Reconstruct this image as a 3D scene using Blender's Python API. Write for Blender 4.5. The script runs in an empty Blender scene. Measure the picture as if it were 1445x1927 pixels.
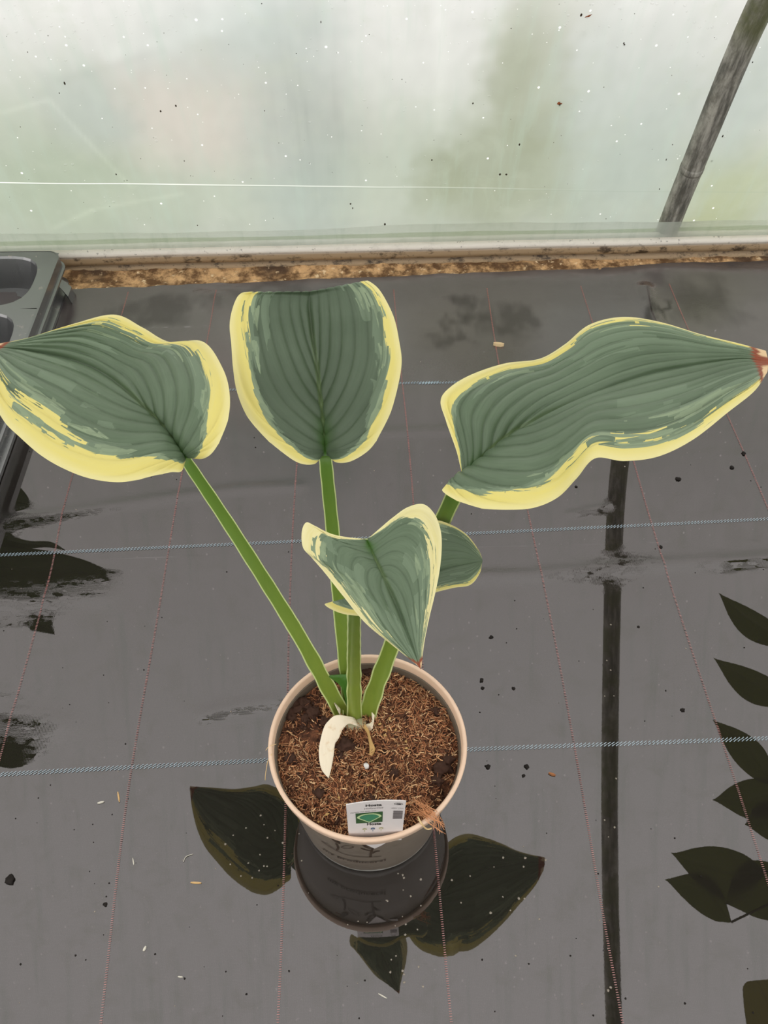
import bpy, bmesh, math, random
import numpy as np
from mathutils import Vector, noise

# ------------------------------------------------------------------ camera, sky, exposure
C = bpy.context.scene
W, HH, F, PITCH, YAW, CAMH = 1445, 1927, 1600.0, math.radians(50.02), math.radians(2.116), 0.905
cam_d = bpy.data.cameras.new('camera'); cam = bpy.data.objects.new('camera', cam_d)
C.collection.objects.link(cam); C.camera = cam
cam_d.sensor_fit = 'VERTICAL'; cam_d.sensor_height = 24.0; cam_d.sensor_width = 24.0
cam_d.lens = F / HH * 24.0
cam_d.clip_start = .01; cam_d.clip_end = 100
cam.location = (0, 0, CAMH); cam.rotation_euler = (math.pi/2 - PITCH, 0, -YAW)

wd = bpy.data.worlds.new('overcast_sky'); C.world = wd; wd.use_nodes = True
wn = wd.node_tree; wn.nodes.clear()
_o = wn.nodes.new('ShaderNodeOutputWorld'); _b = wn.nodes.new('ShaderNodeBackground')
_g = wn.nodes.new('ShaderNodeNewGeometry'); _s = wn.nodes.new('ShaderNodeSeparateXYZ')
_m = wn.nodes.new('ShaderNodeMath'); _m.operation = 'MULTIPLY_ADD'; _m.use_clamp = False
_a = wn.nodes.new('ShaderNodeMath'); _a.operation = 'MAXIMUM'; _a.inputs[1].default_value = 0
_n = wn.nodes.new('ShaderNodeMath'); _n.operation = 'MULTIPLY'; _n.inputs[1].default_value = -1
wn.links.new(_g.outputs['Incoming'], _s.inputs[0]); wn.links.new(_s.outputs[2], _n.inputs[0])
wn.links.new(_n.outputs[0], _a.inputs[0]); wn.links.new(_a.outputs[0], _m.inputs[0])
SKY = 3.1
_m.inputs[1].default_value = SKY * .50; _m.inputs[2].default_value = SKY * .50
wn.links.new(_m.outputs[0], _b.inputs['Strength']); _b.inputs['Color'].default_value = (1.0, .965, .95, 1)
wn.links.new(_b.outputs[0], _o.inputs[0])
C.view_settings.view_transform = 'Standard'; C.view_settings.look = 'None'
C.view_settings.exposure = 0.0; C.view_settings.gamma = 1.0; C.view_settings.use_curve_mapping = False
C.cycles.max_bounces = 8; C.cycles.diffuse_bounces = 4; C.cycles.transparent_max_bounces = 8

rnd = random.Random(7)

# ------------------------------------------------------------------ measuring helpers
_F = np.array([math.sin(YAW)*math.cos(PITCH), math.cos(YAW)*math.cos(PITCH), -math.sin(PITCH)])
_R = np.array([math.cos(YAW), -math.sin(YAW), 0.0]); _U = np.cross(_R, _F); _C = np.array([0, 0, CAMH])
def ray(x, y): return _F + _R*(x - W/2)/F - _U*(y - HH/2)/F
def G(x, y, z=0.0):                     # point of the photograph at a known height
    d = ray(x, y); return _C + d*((z - CAMH)/d[2])
def AY(x, y, yy):                       # ... on a plane of known distance
    d = ray(x, y); return _C + d*(yy/d[1])
def GV(x, y, z):                        # point at height z whose mirror image in the wet floor is seen at x, y
    p = G(x, y, -z); p[2] = z; return p
def lin(c):
    return tuple(((v/255)/12.92 if v <= 10.3 else ((v/255 + .055)/1.055)**2.4) for v in c)

# ------------------------------------------------------------------ object helpers
def link(o, parent=None):
    C.collection.objects.link(o)
    if parent is not None: o.parent = parent
    return o
def mesh_obj(name, verts, faces, mat, parent=None, smooth=True, uv=None):
    me = bpy.data.meshes.new(name); me.from_pydata([tuple(map(float, v)) for v in verts], [], faces)
    if smooth: me.polygons.foreach_set('use_smooth', [True]*len(me.polygons))
    if uv is not None:
        l = me.uv_layers.new(name='UVMap')
        idx = np.zeros(len(me.loops), dtype=np.int32); me.loops.foreach_get('vertex_index', idx)
        l.data.foreach_set('uv', np.asarray(uv, dtype=np.float32)[idx].ravel())
    me.update()
    for m in (mat if isinstance(mat, (list, tuple)) else [mat]): me.materials.append(m)
    return link(bpy.data.objects.new(name, me), parent)
def setcol(o, cols):
    a = o.data.color_attributes.new('tint', 'FLOAT_COLOR', 'POINT')
    a.data.foreach_set('color', np.concatenate([np.asarray(cols, dtype=np.float32), np.ones((len(cols), 1), np.float32)], 1).ravel())
def thing(name, label, cat, loc=(0, 0, 0), group=None):
    o = bpy.data.objects.new(name, None); o.location = loc; o.empty_display_size = .05
    link(o); tag(o, label, cat, group); return o
def tag(o, label, cat, group=None):
    o['label'] = label; o['category'] = cat
    if group: o['group'] = group
    return o
def struct(o): o['kind'] = 'structure'; return o
def stuff(o): o['kind'] = 'stuff'; return o
def settle(root):                       # parts were made in world coordinates: keep them there
    inv = root.matrix_basis.inverted()
    for ch in root.children:
        if ch.type == 'MESH' and 'keep' not in ch:
            ch.data.transform(inv)
            for g in ch.children: g.data.transform(inv)
class MB:
    def __init__(s): s.v = []; s.f = []; s.c = []
    def add(s, v, f, col=None):
        n = len(s.v); s.v += [tuple(map(float, p)) for p in v]; s.f += [tuple(i+n for i in q) for q in f]
        if col is not None: s.c += [col]*len(v)
    def tube(s, pts, r, n=5, col=None, cap=True):
        pts = [Vector(p) for p in pts]; k = len(pts); v = []; f = []
        up = Vector((.13, .21, 1))
        for i, p in enumerate(pts):
            t = (pts[min(i+1, k-1)] - pts[max(i-1, 0)]); t = t.normalized() if t.length > 1e-9 else Vector((1, 0, 0))
            a = t.cross(up); a = a.normalized() if a.length > 1e-4 else Vector((1, 0, 0)); b = t.cross(a)
            rr = r[i] if isinstance(r, (list, tuple)) else r
            for j in range(n):
                q = 2*math.pi*j/n; v.append(p + (a*math.cos(q) + b*math.sin(q))*rr)
        for i in range(k-1):
            for j in range(n):
                f.append((i*n+j, i*n+(j+1) % n, (i+1)*n+(j+1) % n, (i+1)*n+j))
        if cap: f.append(tuple(range(n))[::-1]); f.append(tuple((k-1)*n+j for j in range(n)))
        s.add(v, f, col)
    def box(s, c, d, rot=0, col=None):
        v = []
        for z in (-1, 1):
            for x, y in ((-1, -1), (1, -1), (1, 1), (-1, 1)):
                X, Y = x*d[0]/2, y*d[1]/2
                v.append((c[0] + X*math.cos(rot) - Y*math.sin(rot), c[1] + X*math.sin(rot) + Y*math.cos(rot), c[2] + z*d[2]/2))
        s.add(v, [(3, 2, 1, 0), (4, 5, 6, 7), (0, 1, 5, 4), (1, 2, 6, 5), (2, 3, 7, 6), (3, 0, 4, 7)], col)
    def build(s, name, mat, parent=None, smooth=True):
        o = mesh_obj(name, s.v, s.f, mat, parent, smooth)
        if s.c: setcol(o, s.c)
        return o
def catmull(P, n):                      # resample rows of P (k, ...) into n
    P = np.asarray(P, float); k = len(P); out = []
    for t in np.linspace(0, k-1, n):
        i = min(int(t), k-2); u = t - i
        p1, p2 = P[i], P[i+1]; p0 = P[i-1] if i > 0 else 2*p1 - p2; p3 = P[i+2] if i+2 < k else 2*p2 - p1
        out.append(.5*((2*p1) + (-p0+p2)*u + (2*p0-5*p1+4*p2-p3)*u*u + (-p0+3*p1-3*p2+p3)*u**3))
    return np.array(out)
def lumpy(center, r, seed, sub=2, amp=.35, squash=(1, 1, .7)):
    bm = bmesh.new(); bmesh.ops.create_icosphere(bm, subdivisions=sub, radius=1)
    v = []
    for q in bm.verts:
        d = q.co.normalized(); k = 1 + amp*noise.noise(d*1.7 + Vector((seed, seed*.3, 0))) + amp*.5*noise.noise(d*4.1 + Vector((0, seed, 0)))
        v.append((center[0] + d.x*k*r*squash[0], center[1] + d.y*k*r*squash[1], center[2] + d.z*k*r*squash[2]))
    f = [tuple(x.index for x in p.verts) for p in bm.faces]; bm.free()
    return v, f

# ------------------------------------------------------------------ material helpers
class NT:
    def __init__(s, name):
        s.m = bpy.data.materials.new(name); s.m.use_nodes = True; s.t = s.m.node_tree
        s.p = s.t.nodes['Principled BSDF']; s.out = s.t.nodes['Material Output']
    def n(s, typ, **kw):
        x = s.t.nodes.new(typ)
        for k, v in kw.items():
            if hasattr(x, k): setattr(x, k, v)
            else: x.inputs[k.replace('_', ' ')].default_value = v
        return x
    def l(s, a, b): s.t.links.new(a, b)
    def math(s, op, a, b=0.0, c=0.0, clamp=False):
        x = s.t.nodes.new('ShaderNodeMath'); x.operation = op; x.use_clamp = clamp
        for i, q in enumerate((a, b, c)):
            if hasattr(q, 'links'): s.l(q, x.inputs[i])
            else: x.inputs[i].default_value = q
        return x.outputs[0]
    def mix(s, f, a, b, mode='MIX'):
        x = s.t.nodes.new('ShaderNodeMix'); x.data_type = 'RGBA'; x.blend_type = mode
        for i, q in ((0, f), (6, a), (7, b)):
            if hasattr(q, 'links'): s.l(q, x.inputs[i])
            else: x.inputs[i].default_value = (q + (1,) if isinstance(q, tuple) and len(q) == 3 else q)
        return x.outputs[2]
    def ramp(s, f, lo, hi):
        x = s.t.nodes.new('ShaderNodeMapRange'); x.interpolation_type = 'SMOOTHSTEP'
        s.l(f, x.inputs[0]); x.inputs[1].default_value = lo; x.inputs[2].default_value = hi
        return x.outputs[0]
    def noise(s, vec, scale, detail=3, rough=.55, dist=0):
        x = s.t.nodes.new('ShaderNodeTexNoise'); s.l(vec, x.inputs['Vector'])
        x.inputs['Scale'].default_value = scale; x.inputs['Detail'].default_value = detail
        x.inputs['Roughness'].default_value = rough; x.inputs['Distortion'].default_value = dist
        return x.outputs[0]
    def coord(s): return s.t.nodes.new('ShaderNodeTexCoord').outputs['Object']
    def scale(s, v, k):
        x = s.t.nodes.new('ShaderNodeMapping'); s.l(v, x.inputs[0]); x.inputs['Scale'].default_value = k; return x.outputs[0]
    def bump(s, h, strength, dist):
        x = s.t.nodes.new('ShaderNodeBump'); s.l(h, x.inputs['Height']); x.inputs['Strength'].default_value = strength
        x.inputs['Distance'].default_value = dist; s.l(x.outputs[0], s.p.inputs['Normal']); return x.outputs[0]
    def set(s, col=None, rough=None, spec=None, ior=None):
        if col is not None:
            if hasattr(col, 'links'): s.l(col, s.p.inputs['Base Color'])
            else: s.p.inputs['Base Color'].default_value = tuple(col[:3]) + (1,)
        if rough is not None:
            if hasattr(rough, 'links'): s.l(rough, s.p.inputs['Roughness'])
            else: s.p.inputs['Roughness'].default_value = rough
        if spec is not None: s.p.inputs['Specular IOR Level'].default_value = spec
        if ior is not None: s.p.inputs['IOR'].default_value = ior
        return s
def flat(name, c, rough=.6, spec=.5, amp=.25, scale=60):
    t = NT(name); n = t.noise(t.coord(), scale, 4)
    lo = tuple(v*(1-amp) for v in c); hi = tuple(min(1, v*(1+amp)) for v in c)
    t.set(t.mix(n, lo, hi), rough, spec); return t.m

FLOOR_IOR = 2.18
def fabric_mat():
    t = NT('wet_black_ground_cover'); co = t.coord()
    t.set((.012, .011, .010), ior=FLOOR_IOR); t.p.inputs['Specular Tint'].default_value = (1.0, .93, .935, 1)
    # fine weave, felt mostly on the patches the water film does not cover
    wx = t.t.nodes.new('ShaderNodeTexWave'); wx.bands_direction = 'X'; wx.inputs['Scale'].default_value = 190; t.l(co, wx.inputs[0])
    wy = t.t.nodes.new('ShaderNodeTexWave'); wy.bands_direction = 'Y'; wy.inputs['Scale'].default_value = 260; t.l(co, wy.inputs[0])
    weave = t.math('ADD', wx.outputs['Fac'], wy.outputs['Fac'])
    at = t.t.nodes.new('ShaderNodeAttribute'); at.attribute_name = 'tint'
    dry = t.t.nodes.new('ShaderNodeSeparateColor'); t.l(at.outputs['Color'], dry.inputs[0])
    d = t.math('MULTIPLY', dry.outputs[0], t.ramp(t.noise(t.scale(co, (1, 2, 1)), 60, 4), .40, .60), clamp=True)
    h = t.math('ADD', t.math('MULTIPLY', weave, t.math('MULTIPLY_ADD', d, 1.0, .0)), t.math('MULTIPLY', t.noise(co, 700, 2), t.math('MULTIPLY_ADD', d, .6, .02)))
    b = t.bump(h, .10, .0006)
    t.l(t.math('MULTIPLY_ADD', d, .07, .012), t.p.inputs['Roughness'])
    dust = t.ramp(t.noise(co, 240, 3), .66, .80)
    xz = t.n('ShaderNodeSeparateXYZ'); t.l(co, xz.inputs[0])
    dry2 = t.math('MULTIPLY', t.ramp(xz.outputs[1], .78, 1.22), t.math('MULTIPLY_ADD', t.noise(co, 7, 4), .8, .55), clamp=True)
    stn = dry.outputs[1]; t.l(t.math('MULTIPLY_ADD', stn, -.36, .5), t.p.inputs['Specular IOR Level']); dry2 = t.math('MULTIPLY', dry2, t.math('MULTIPLY_ADD', stn, -.75, 1.0))
    spk = t.math('MULTIPLY', t.ramp(t.noise(co, 1100, 2), .35, .75), t.ramp(weave, .2, 1.6))
    t.l(t.mix(spk, (.90, .84, .845, 1), (1.0, .95, .955, 1)), t.p.inputs['Specular Tint'])
    c0_ = t.mix(t.math('MULTIPLY', dust, .35), (.017, .0145, .012), (.05, .043, .035))
    t.l(t.mix(dry2, c0_, (.085, .072, .070)), t.p.inputs['Base Color'])
    return t.m
def thread_mat(name, c):
    t = NT(name); t.set(t.mix(t.noise(t.coord(), 40, 3), tuple(v*.35 for v in c), c), .10, ior=2.3); return t.m

def plastic_mat(name, k=1.0, thin=0.0, seam=None):
    t = NT(name); co = t.coord()
    at = t.t.nodes.new('ShaderNodeAttribute'); at.attribute_name = 'tint'
    col = at.outputs['Color']
    streak = t.noise(t.scale(co, (26, 1, 3.0)), 1.6, 5, .6)
    mott = t.noise(co, 14, 5, .6, .6)
    col = t.mix(t.math('MULTIPLY', t.ramp(streak, .48, .75), .26), col, (.42, .52, .46))
    col = t.mix(t.math('MULTIPLY', t.ramp(mott, .48, .72), .22), col, (.46, .50, .42))
    grime = t.ramp(t.noise(co, 55, 6, .7), .60, .82)
    col = t.mix(t.math('MULTIPLY', grime, .22), col, (.30, .36, .24))
    xyz = t.n('ShaderNodeSeparateXYZ'); t.l(co, xyz.inputs[0])
    if seam:
        dz = t.math('SUBTRACT', xyz.outputs[2], t.math('MULTIPLY_ADD', xyz.outputs[0], seam[1], seam[0]))
        ln_ = t.ramp(t.math('ABSOLUTE', dz), .0016, .0004); col = t.mix(t.math('MULTIPLY', ln_, t.ramp(xyz.outputs[0], .5, -.5)), col, (.85, .88, .84))
        lo_ = t.math('MULTIPLY', t.ramp(t.math('ABSOLUTE', t.math('ADD', dz, .0022)), .0014, .0002), .30); col = t.mix(lo_, col, (.30, .36, .30))
        w_ = t.n('ShaderNodeCombineXYZ'); t.l(xyz.outputs[0], w_.inputs[0]); t.l(xyz.outputs[2], w_.inputs[1])
        for sc, rad, dens, z0, z1 in ((62, .13, .80, .12, .42), (110, .12, .86, .20, .46), (38, .085, .62, .02, .10)):
            vo = t.n('ShaderNodeTexVoronoi', Scale=float(sc)); t.l(w_.outputs[0], vo.inputs['Vector']); q_ = t.n('ShaderNodeSeparateColor'); t.l(vo.outputs['Color'], q_.inputs[0])
            on = t.math('GREATER_THAN', t.math('MULTIPLY_ADD', t.ramp(xyz.outputs[2], z0, z1), .30, q_.outputs[0]), dens+.08)
            rr = t.math('MULTIPLY', q_.outputs[1], rad); m1_ = t.ramp(t.math('SUBTRACT', vo.outputs['Distance'], rr), .015, -.015)
            col = t.mix(t.math('MULTIPLY', t.math('MULTIPLY', m1_, on), .9), col, (1.0, 1.0, 1.0))  # white dots in the sheet colour paint the bright glint of drops
    tr = t.n('ShaderNodeBsdfTranslucent'); t.l(col, tr.inputs[0])
    df = t.n('ShaderNodeBsdfDiffuse'); t.l(col, df.inputs[0])
    gl = t.n('ShaderNodeBsdfGlossy', Roughness=.25); gl.inputs[0].default_value = (.9, .9, .9, 1)
    a = t.n('ShaderNodeMixShader', Fac=.18); t.l(tr.outputs[0], a.inputs[1]); t.l(df.outputs[0], a.inputs[2])
    b = t.n('ShaderNodeMixShader', Fac=.03); t.l(a.outputs[0], b.inputs[1]); t.l(gl.outputs[0], b.inputs[2])
    res = b
    if thin:
        tp = t.n('ShaderNodeBsdfTransparent'); res = t.n('ShaderNodeMixShader', Fac=thin)
        t.l(b.outputs[0], res.inputs[1]); t.l(tp.outputs[0], res.inputs[2])
    t.l(res.outputs[0], t.out.inputs[0]); return t.m

# ------------------------------------------------------------------ SETTING
SL = .034                                # the wall runs very slightly askew to the fabric's grid
def wy(x, y0): return y0 + SL*x       # fabric edge
def ww(x, y0): return y0 + .002*x      # rail and wall
def ridge(x, y, pts, h, w):
    best = 1e9; q = 0
    for (ax, ay), (bx, by) in zip(pts[:-1], pts[1:]):
        vx, vy = bx-ax, by-ay; L = vx*vx+vy*vy; t = ((x-ax)*vx+(y-ay)*vy)/L; tt = min(1, max(0, t))
        d = math.hypot(x-ax-vx*tt, y-ay-vy*tt)
        if d < best: best = d
    return h*math.exp(-(best/w)**2)
def gp(*a): return [tuple(G(*p)[:2]) for p in a]
RIDGES = [(gp((-60, 990), (120, 965), (300, 938), (450, 920), (560, 915)), .0016, .010),
          (gp((820, 1088), (1000, 1082), (1150, 1068), (1300, 1058), (1445, 1050), (1600, 1046)), .0024, .011),
          (gp((380, 1345), (440, 1330), (520, 1318)), .0016, .009),
          (gp((-60, 1130), (60, 1128), (200, 1122)), .0016, .014),
          (gp((-60, 1345), (50, 1355), (110, 1365)), .0018, .016),
          (gp((700, 815), (860, 808), (1000, 812)), .0012, .010),
          (gp((1360, 1060), (1445, 1050)), .0012, .008),
          (gp((1070, 968), (1140, 953)), .0012, .005),
          (gp((1215, 545), (1225, 590), (1240, 620)), .006, .014),
          (gp((380, 560), (470, 600), (560, 590)), .002, .02)]
def fh(x, y):
    h = .0003*noise.noise(Vector((x*2.2, y*3.0, 1.3)))
    for r in RIDGES: h += ridge(x, y, *r)
    e = wy(x, 1.305)
    if y > e-.16: h += .004*((y-e+.16)/.16)**2*(1+.8*noise.noise(Vector((x*7, y*14, 4))))
    return h
xs = np.concatenate([np.linspace(-3, -.75, 16)[:-1], np.linspace(-.75, .80, 290), np.linspace(.80, 3, 16)[1:]])
ys = np.concatenate([np.linspace(-2.9, .02, 16)[:-1], np.linspace(.02, 1, 270)])
STN = [tuple(G(a, b)[:2]) + (c, d_, e_) for a, b, c, d_, e_ in ((868, 592, .030, .045, .8), (965, 600, .045, .05, .65), (850, 640, .03, .02, .6), (285, 592, .05, .04, .6), (350, 575, .04, .03, .5), (1320, 565, .06, .06, .6), (1230, 590, .018, .04, .9), (500, 545, .08, .02, .5))]
fv, ft = [], []
for j, yy in enumerate(ys):
    for x in xs:
        if yy > .02:
            e = wy(x, 1.307) + .006*noise.noise(Vector((x*6, 0, 2))) + .003*noise.noise(Vector((x*30, 0, 5)))
            y = .02 + (e-.02)*(yy-.02)/.98
        else: y = yy
        z = fh(x, y) if (y > 0 and -.78 < x < .82) else 0
        st = 0
        if y > .95 and -.8 < x < .85:
            X2, Y2 = x + .06*noise.noise(Vector((x*26, y*16, 60))) + .03*noise.noise(Vector((x*90, y*40, 61))), y + .05*noise.noise(Vector((x*22, y*22, 66))) + .012*noise.noise(Vector((x*80, y*60, 67)))
            for sx_, sy_, rx_, ry_, am_ in STN:
                st = max(st, am_*max(0, min(1, 1.5 - 1.1*math.hypot((X2-sx_)/rx_, (Y2-sy_)/ry_))))
        fv.append((x, y, z))
        d = 0
        for (pts, h, w) in RIDGES: d = max(d, ridge(x, y, pts, 1, w*1.7)) if (y > 0 and -.8 < x < .85) else 0
        ee = wy(x, 1.305); d = max(d*.9, max(0, 1-(ee-y)/.35)*.55 if y > .9 else 0)
        ft.append((d, st, 0))
nx = len(xs)
ff = [(j*nx+i, j*nx+i+1, (j+1)*nx+i+1, (j+1)*nx+i) for j in range(len(ys)-1) for i in range(nx-1)]
floor = struct(mesh_obj('floor', fv, ff, fabric_mat())); setcol(floor, ft)
floor['label'] = 'wet black woven ground cover fabric with red and blue marker threads'

blue_m = thread_mat('pale_blue_thread', lin((164, 188, 202))); red_m = thread_mat('red_thread', lin((186, 104, 96)))
def thread(pts, mat, w, pitch, slant, lab):
    mb = MB(); P = catmull(np.array(pts), 400); L = 0; nxt = 0
    for a, b in zip(P[:-1], P[1:]):
        d = b-a; n = math.hypot(*d)
        while nxt < L+n:
            t = (nxt-L)/n; q = a+d*t; u = d/n; v = np.array([-u[1], u[0]])
            ww = w*(.9+.2*rnd.random()); s = slant
            for side in (-1, 1) if slant else (0,):
                c = q + v*side*w*.24; hw = ww*(.30 if slant else .5); hl = pitch*(.42 if slant else .30)
                dd = u*hl + v*hw*s*.8; nn = np.array([-dd[1], dd[0]]); nn = nn/np.linalg.norm(nn)*(w*.16 if slant else pitch*.3)
                if not slant: dd = v*hw; nn = u*hl
                cs = [c-dd-nn*.5, c+dd-nn*.5, c+dd+nn*.5, c-dd+nn*.5]
                z = [fh(*k) + .0007 for k in cs]; m_ = (fh(*c)+.0013)
                mb.add([(k[0], k[1], zz) for k, zz in zip(cs, z)] + [(c[0], c[1], m_)], [(0, 1, 4), (1, 2, 4), (2, 3, 4), (3, 0, 4)])
            nxt += pitch*(1+.1*rnd.random())
        L += n
    o = mb.build('marker_thread', mat, floor); o['label'] = lab; return o
B1 = [(-.72, .385), (-.41, .396), (-.1, .402), (.106, .406), (.451, .407), (.8, .412)]
B2 = [(-.8, .694), (-.486, .702), (-.083, .711), (.25, .718), (.557, .726), (.85, .735)]
B3 = [(-.85, 1.005), (.061, 1.024), (.144, 1.023), (.9, 1.04)]
for B in (B1, B2, B3): thread(B, blue_m, .0052, .0044, 1, 'pale blue twisted marker thread woven across the fabric')
for k, x0 in enumerate((-.566, -.415, -.262, -.095, .067, .228, .397, .560)):
    pts = [(x0+.003*math.sin(k*2.1+j*1.3), y) for j, y in enumerate(np.linspace(.03, 1.27, 8))]
    if k == 1: pts = [(-.416, .05), (-.414, .413), (-.412, .652), (-.418, .838), (-.405, 1.28)]
    if k == 2: pts = [(-.252, .03), (-.256, .152), (-.265, .365), (-.263, .6), (-.261, .827), (-.250, 1.28)]
    thread(pts, red_m, .0024, .0020, 0, 'thin red marker thread woven along the fabric')

# ground outside and under the edge
gm = NT('outside_grass_soil'); _c = gm.coord()
gm.set(gm.mix(gm.noise(_c, 6, 5), (.05, .10, .03), (.14, .17, .07)), .9, .1)
gv = [(-9, -9, -.03), (9, -9, -.03), (9, 9, -.03), (-9, 9, -.03)]
struct(mesh_obj('ground', gv, [(0, 1, 2, 3)], gm.m, smooth=False))
# strip of sandy dirt between fabric and rail
dm = NT('sandy_dirt_edge'); _c = dm.coord()
_col = dm.mix(dm.ramp(dm.noise(_c, 28, 6, .7), .40, .62), lin((104, 76, 50)), lin((214, 172, 124)))
_col = dm.mix(dm.ramp(dm.noise(_c, 9, 3), .52, .66), _col, lin((84, 64, 48)))
_col = dm.mix(dm.ramp(dm.noise(_c, 90, 4), .60, .72), _col, lin((228, 200, 160)))
dm.set(_col, .85, .3); dm.bump(dm.noise(_c, 70, 5), .8, .006)
v = []; f = []; n = 700; m = 12
for i in range(n):
    x = -3 + 6*i/(n-1)
    for j in range(m):
        y = wy(x, 1.285)*(1-j/(m-1)) + (1.362+.002*x)*j/(m-1); z = .0015 + .004*noise.noise(Vector((x*28, y*45, 0))) + .003*noise.noise(Vector((x*80, y*90, 3))) + .010*max(0, (j-5)/6)*(.6+.5*noise.noise(Vector((x*9, 1, 1))))
        if j < 3: z = -.006 + .0025*j
        v.append((x, y, z))
f = [(i*m+j, (i+1)*m+j, (i+1)*m+j+1, i*m+j+1) for i in range(n-1) for j in range(m-1)]
struct(mesh_obj('trim_1', v, f, dm.m))['label'] = 'sandy dirt ledge between the black fabric and the rail'
# base rail: pale rounded lip over a dirty channel
rm = NT('dirty_cream_rail'); _c = rm.coord(); _sx = rm.n('ShaderNodeSeparateXYZ'); rm.l(_c, _sx.inputs[0])
_hi = rm.ramp(_sx.outputs[2], .028, .034)
_base = rm.mix(_hi, lin((156, 132, 102)), (.84, .78, .70))
_sp = rm.ramp(rm.noise(rm.scale(_c, (1, 1, 2)), 34, 6, .7), .50, .66)
_amt = rm.math('MULTIPLY_ADD', _hi, -.85, .95)
_col = rm.mix(rm.math('MULTIPLY', _sp, _amt), _base, lin((58, 44, 30)))
_col = rm.mix(rm.math('MULTIPLY', rm.ramp(rm.noise(_c, 110, 3), .62, .70), .5), _col, lin((60, 48, 36)))
rm.set(_col, .5, .4); rm.bump(rm.noise(_c, 60, 4), .3, .002)
prof = [(1.367, .0455), (1.358, .0465), (1.349, .0450), (1.3445, .0415), (1.3430, .0370), (1.3440, .0330), (1.3465, .0315), (1.3450, .0290), (1.3440, .0230), (1.3440, .0170), (1.3520, .0155), (1.3530, .0105), (1.345, .0090), (1.3445, -.004), (1.367, -.004)]
v = []; n = 260
for i in range(n):
    x = -3.2 + 6.4*i/(n-1); w = .0012*noise.noise(Vector((x*5, 2, 0)))
    for y, z in prof: v.append((x, ww(x, y)+w, z+w*.6))
m = len(prof); f = [(i*m+j, i*m+j+1, (i+1)*m+j+1, (i+1)*m+j) for i in range(n-1) for j in range(m-1)]
struct(mesh_obj('baseboard_back', v, f, rm.m))['label'] = 'dirty cream base rail with a rounded lip under the plastic wall'

# polytunnel cover: the near side, roof and far side are one sheet over the hoops
PROF = [(1.374, .03), (1.360, .10), (1.344, .17), (1.329, .235), (1.314, .30), (1.297, .37), (1.276, .44), (1.245, .51), (1.200, .585), (1.145, .66), (1.085, .735), (.945, .90), (.770, 1.09), (.620, 1.235), (.480, 1.36), (.350, 1.465), (.100, 1.62), (-.20, 1.74), (-.75, 1.80)]
PROF = PROF + [(-1.5-y, z) for y, z in PROF[:-1][::-1]]
PR = catmull([(y, z) for y, z in PROF], 340)
PR = np.array([(y, z) for y, z in PR])
def pix_of(P):
    q = np.array(P)-_C; z = q@_F; return W/2 + F*(q@_R)/z, HH/2 - F*(q@_U)/z
def blob(px, py, cx, cy, rx, ry, ang=0, soft=.5):
    dx, dy = px-cx, py-cy; c, s = math.cos(ang), math.sin(ang)
    a = (dx*c+dy*s)/rx; b = (-dx*s+dy*c)/ry; d = math.sqrt(a*a+b*b)
    return min(1, max(0, (1+soft-d)/(2*soft)))**1
# stains, plus painted green shade of leaves behind the sheet: their places on the wall surface (metres along and up), measured once from the photograph
def wp(px, py):                         # photograph point on the wall surface -> (along, up)
    d = ray(px, py); best = None
    for y, z in PR[:80]:
        t = (z-CAMH)/d[2]; P = _C+d*t; e = abs(P[1]-ww(P[0], y))
        if best is None or e < best[0]: best = (e, P[0], z)
    return best[1:]
def sb(px, py, rx, ry, ang=0, soft=.5):  # blob in wall units
    a = wp(px, py); k = .00088; return (a[0], a[1], rx*k, ry*k*1.25, ang, soft)
OL = lin((146, 154, 124)); GR = lin((156, 172, 146)); BG = lin((160, 176, 172)); PK = lin((196, 187, 178))
STAIN_SHADE = [(sb(400, 330, 620, 110, 0, .9), GR, .40), (sb(1100, 380, 520, 120, 0, .9), GR, .45),
         (sb(120, 400, 260, 90, 0, .8), GR, .65), (sb(70, 300, 110, 120, .6, .8), GR, .45), (sb(200, 290, 90, 60, -.8, .6), GR, .35),
         (sb(400, 250, 200, 80, 0, .7), PK, .75), (sb(330, 190, 180, 40, -.2, .9), PK, .4),
         (sb(560, 300, 90, 220, 0, .8), BG, .6), (sb(170, 230, 70, 60, 0, .8), BG, .6), (sb(430, 90, 150, 60, -.3, .9), BG, .45),
         (sb(1010, 115, 75, 85, .4, .55), OL, .42), (sb(1000, 200, 70, 120, -.3, .55), OL, .40), (sb(965, 165, 40, 50, 0, .5), OL, .3),
         (sb(920, 320, 90, 100, .7, .55), OL, .62), (sb(830, 360, 70, 40, -.6, .5), OL, .45), (sb(960, 400, 150, 50, 0, .6), OL, .5), (sb(1040, 300, 60, 80, 0, .7), OL, .35),
         (sb(1380, 390, 90, 90, -.6, .7), lin((166, 176, 130)), .7), (sb(1330, 430, 60, 30, -.5, .6), lin((170, 178, 130)), .5),
         (sb(1200, 300, 110, 160, 0, .8), BG, .5), (sb(1430, 180, 60, 120, 0, .8), BG, .55), (sb(1110, 170, 50, 90, 0, .8), BG, .35)]
STREAK = wp(600, 250)
FOLDS = [(wp(*a), wp(*b), w_, am) for a, b, w_, am in (((95, 215), (245, 375), .004, .10), ((100, 445), (170, 415), .005, .10), ((170, 415), (340, 385), .004, .09), ((0, 232), (90, 205), .004, .09), ((110, 170), (300, 120), .008, -.06), ((220, 130), (480, 40), .02, .06), ((830, 0), (828, 260), .010, .05), ((270, 0), (262, 260), .012, -.02))]
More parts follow.
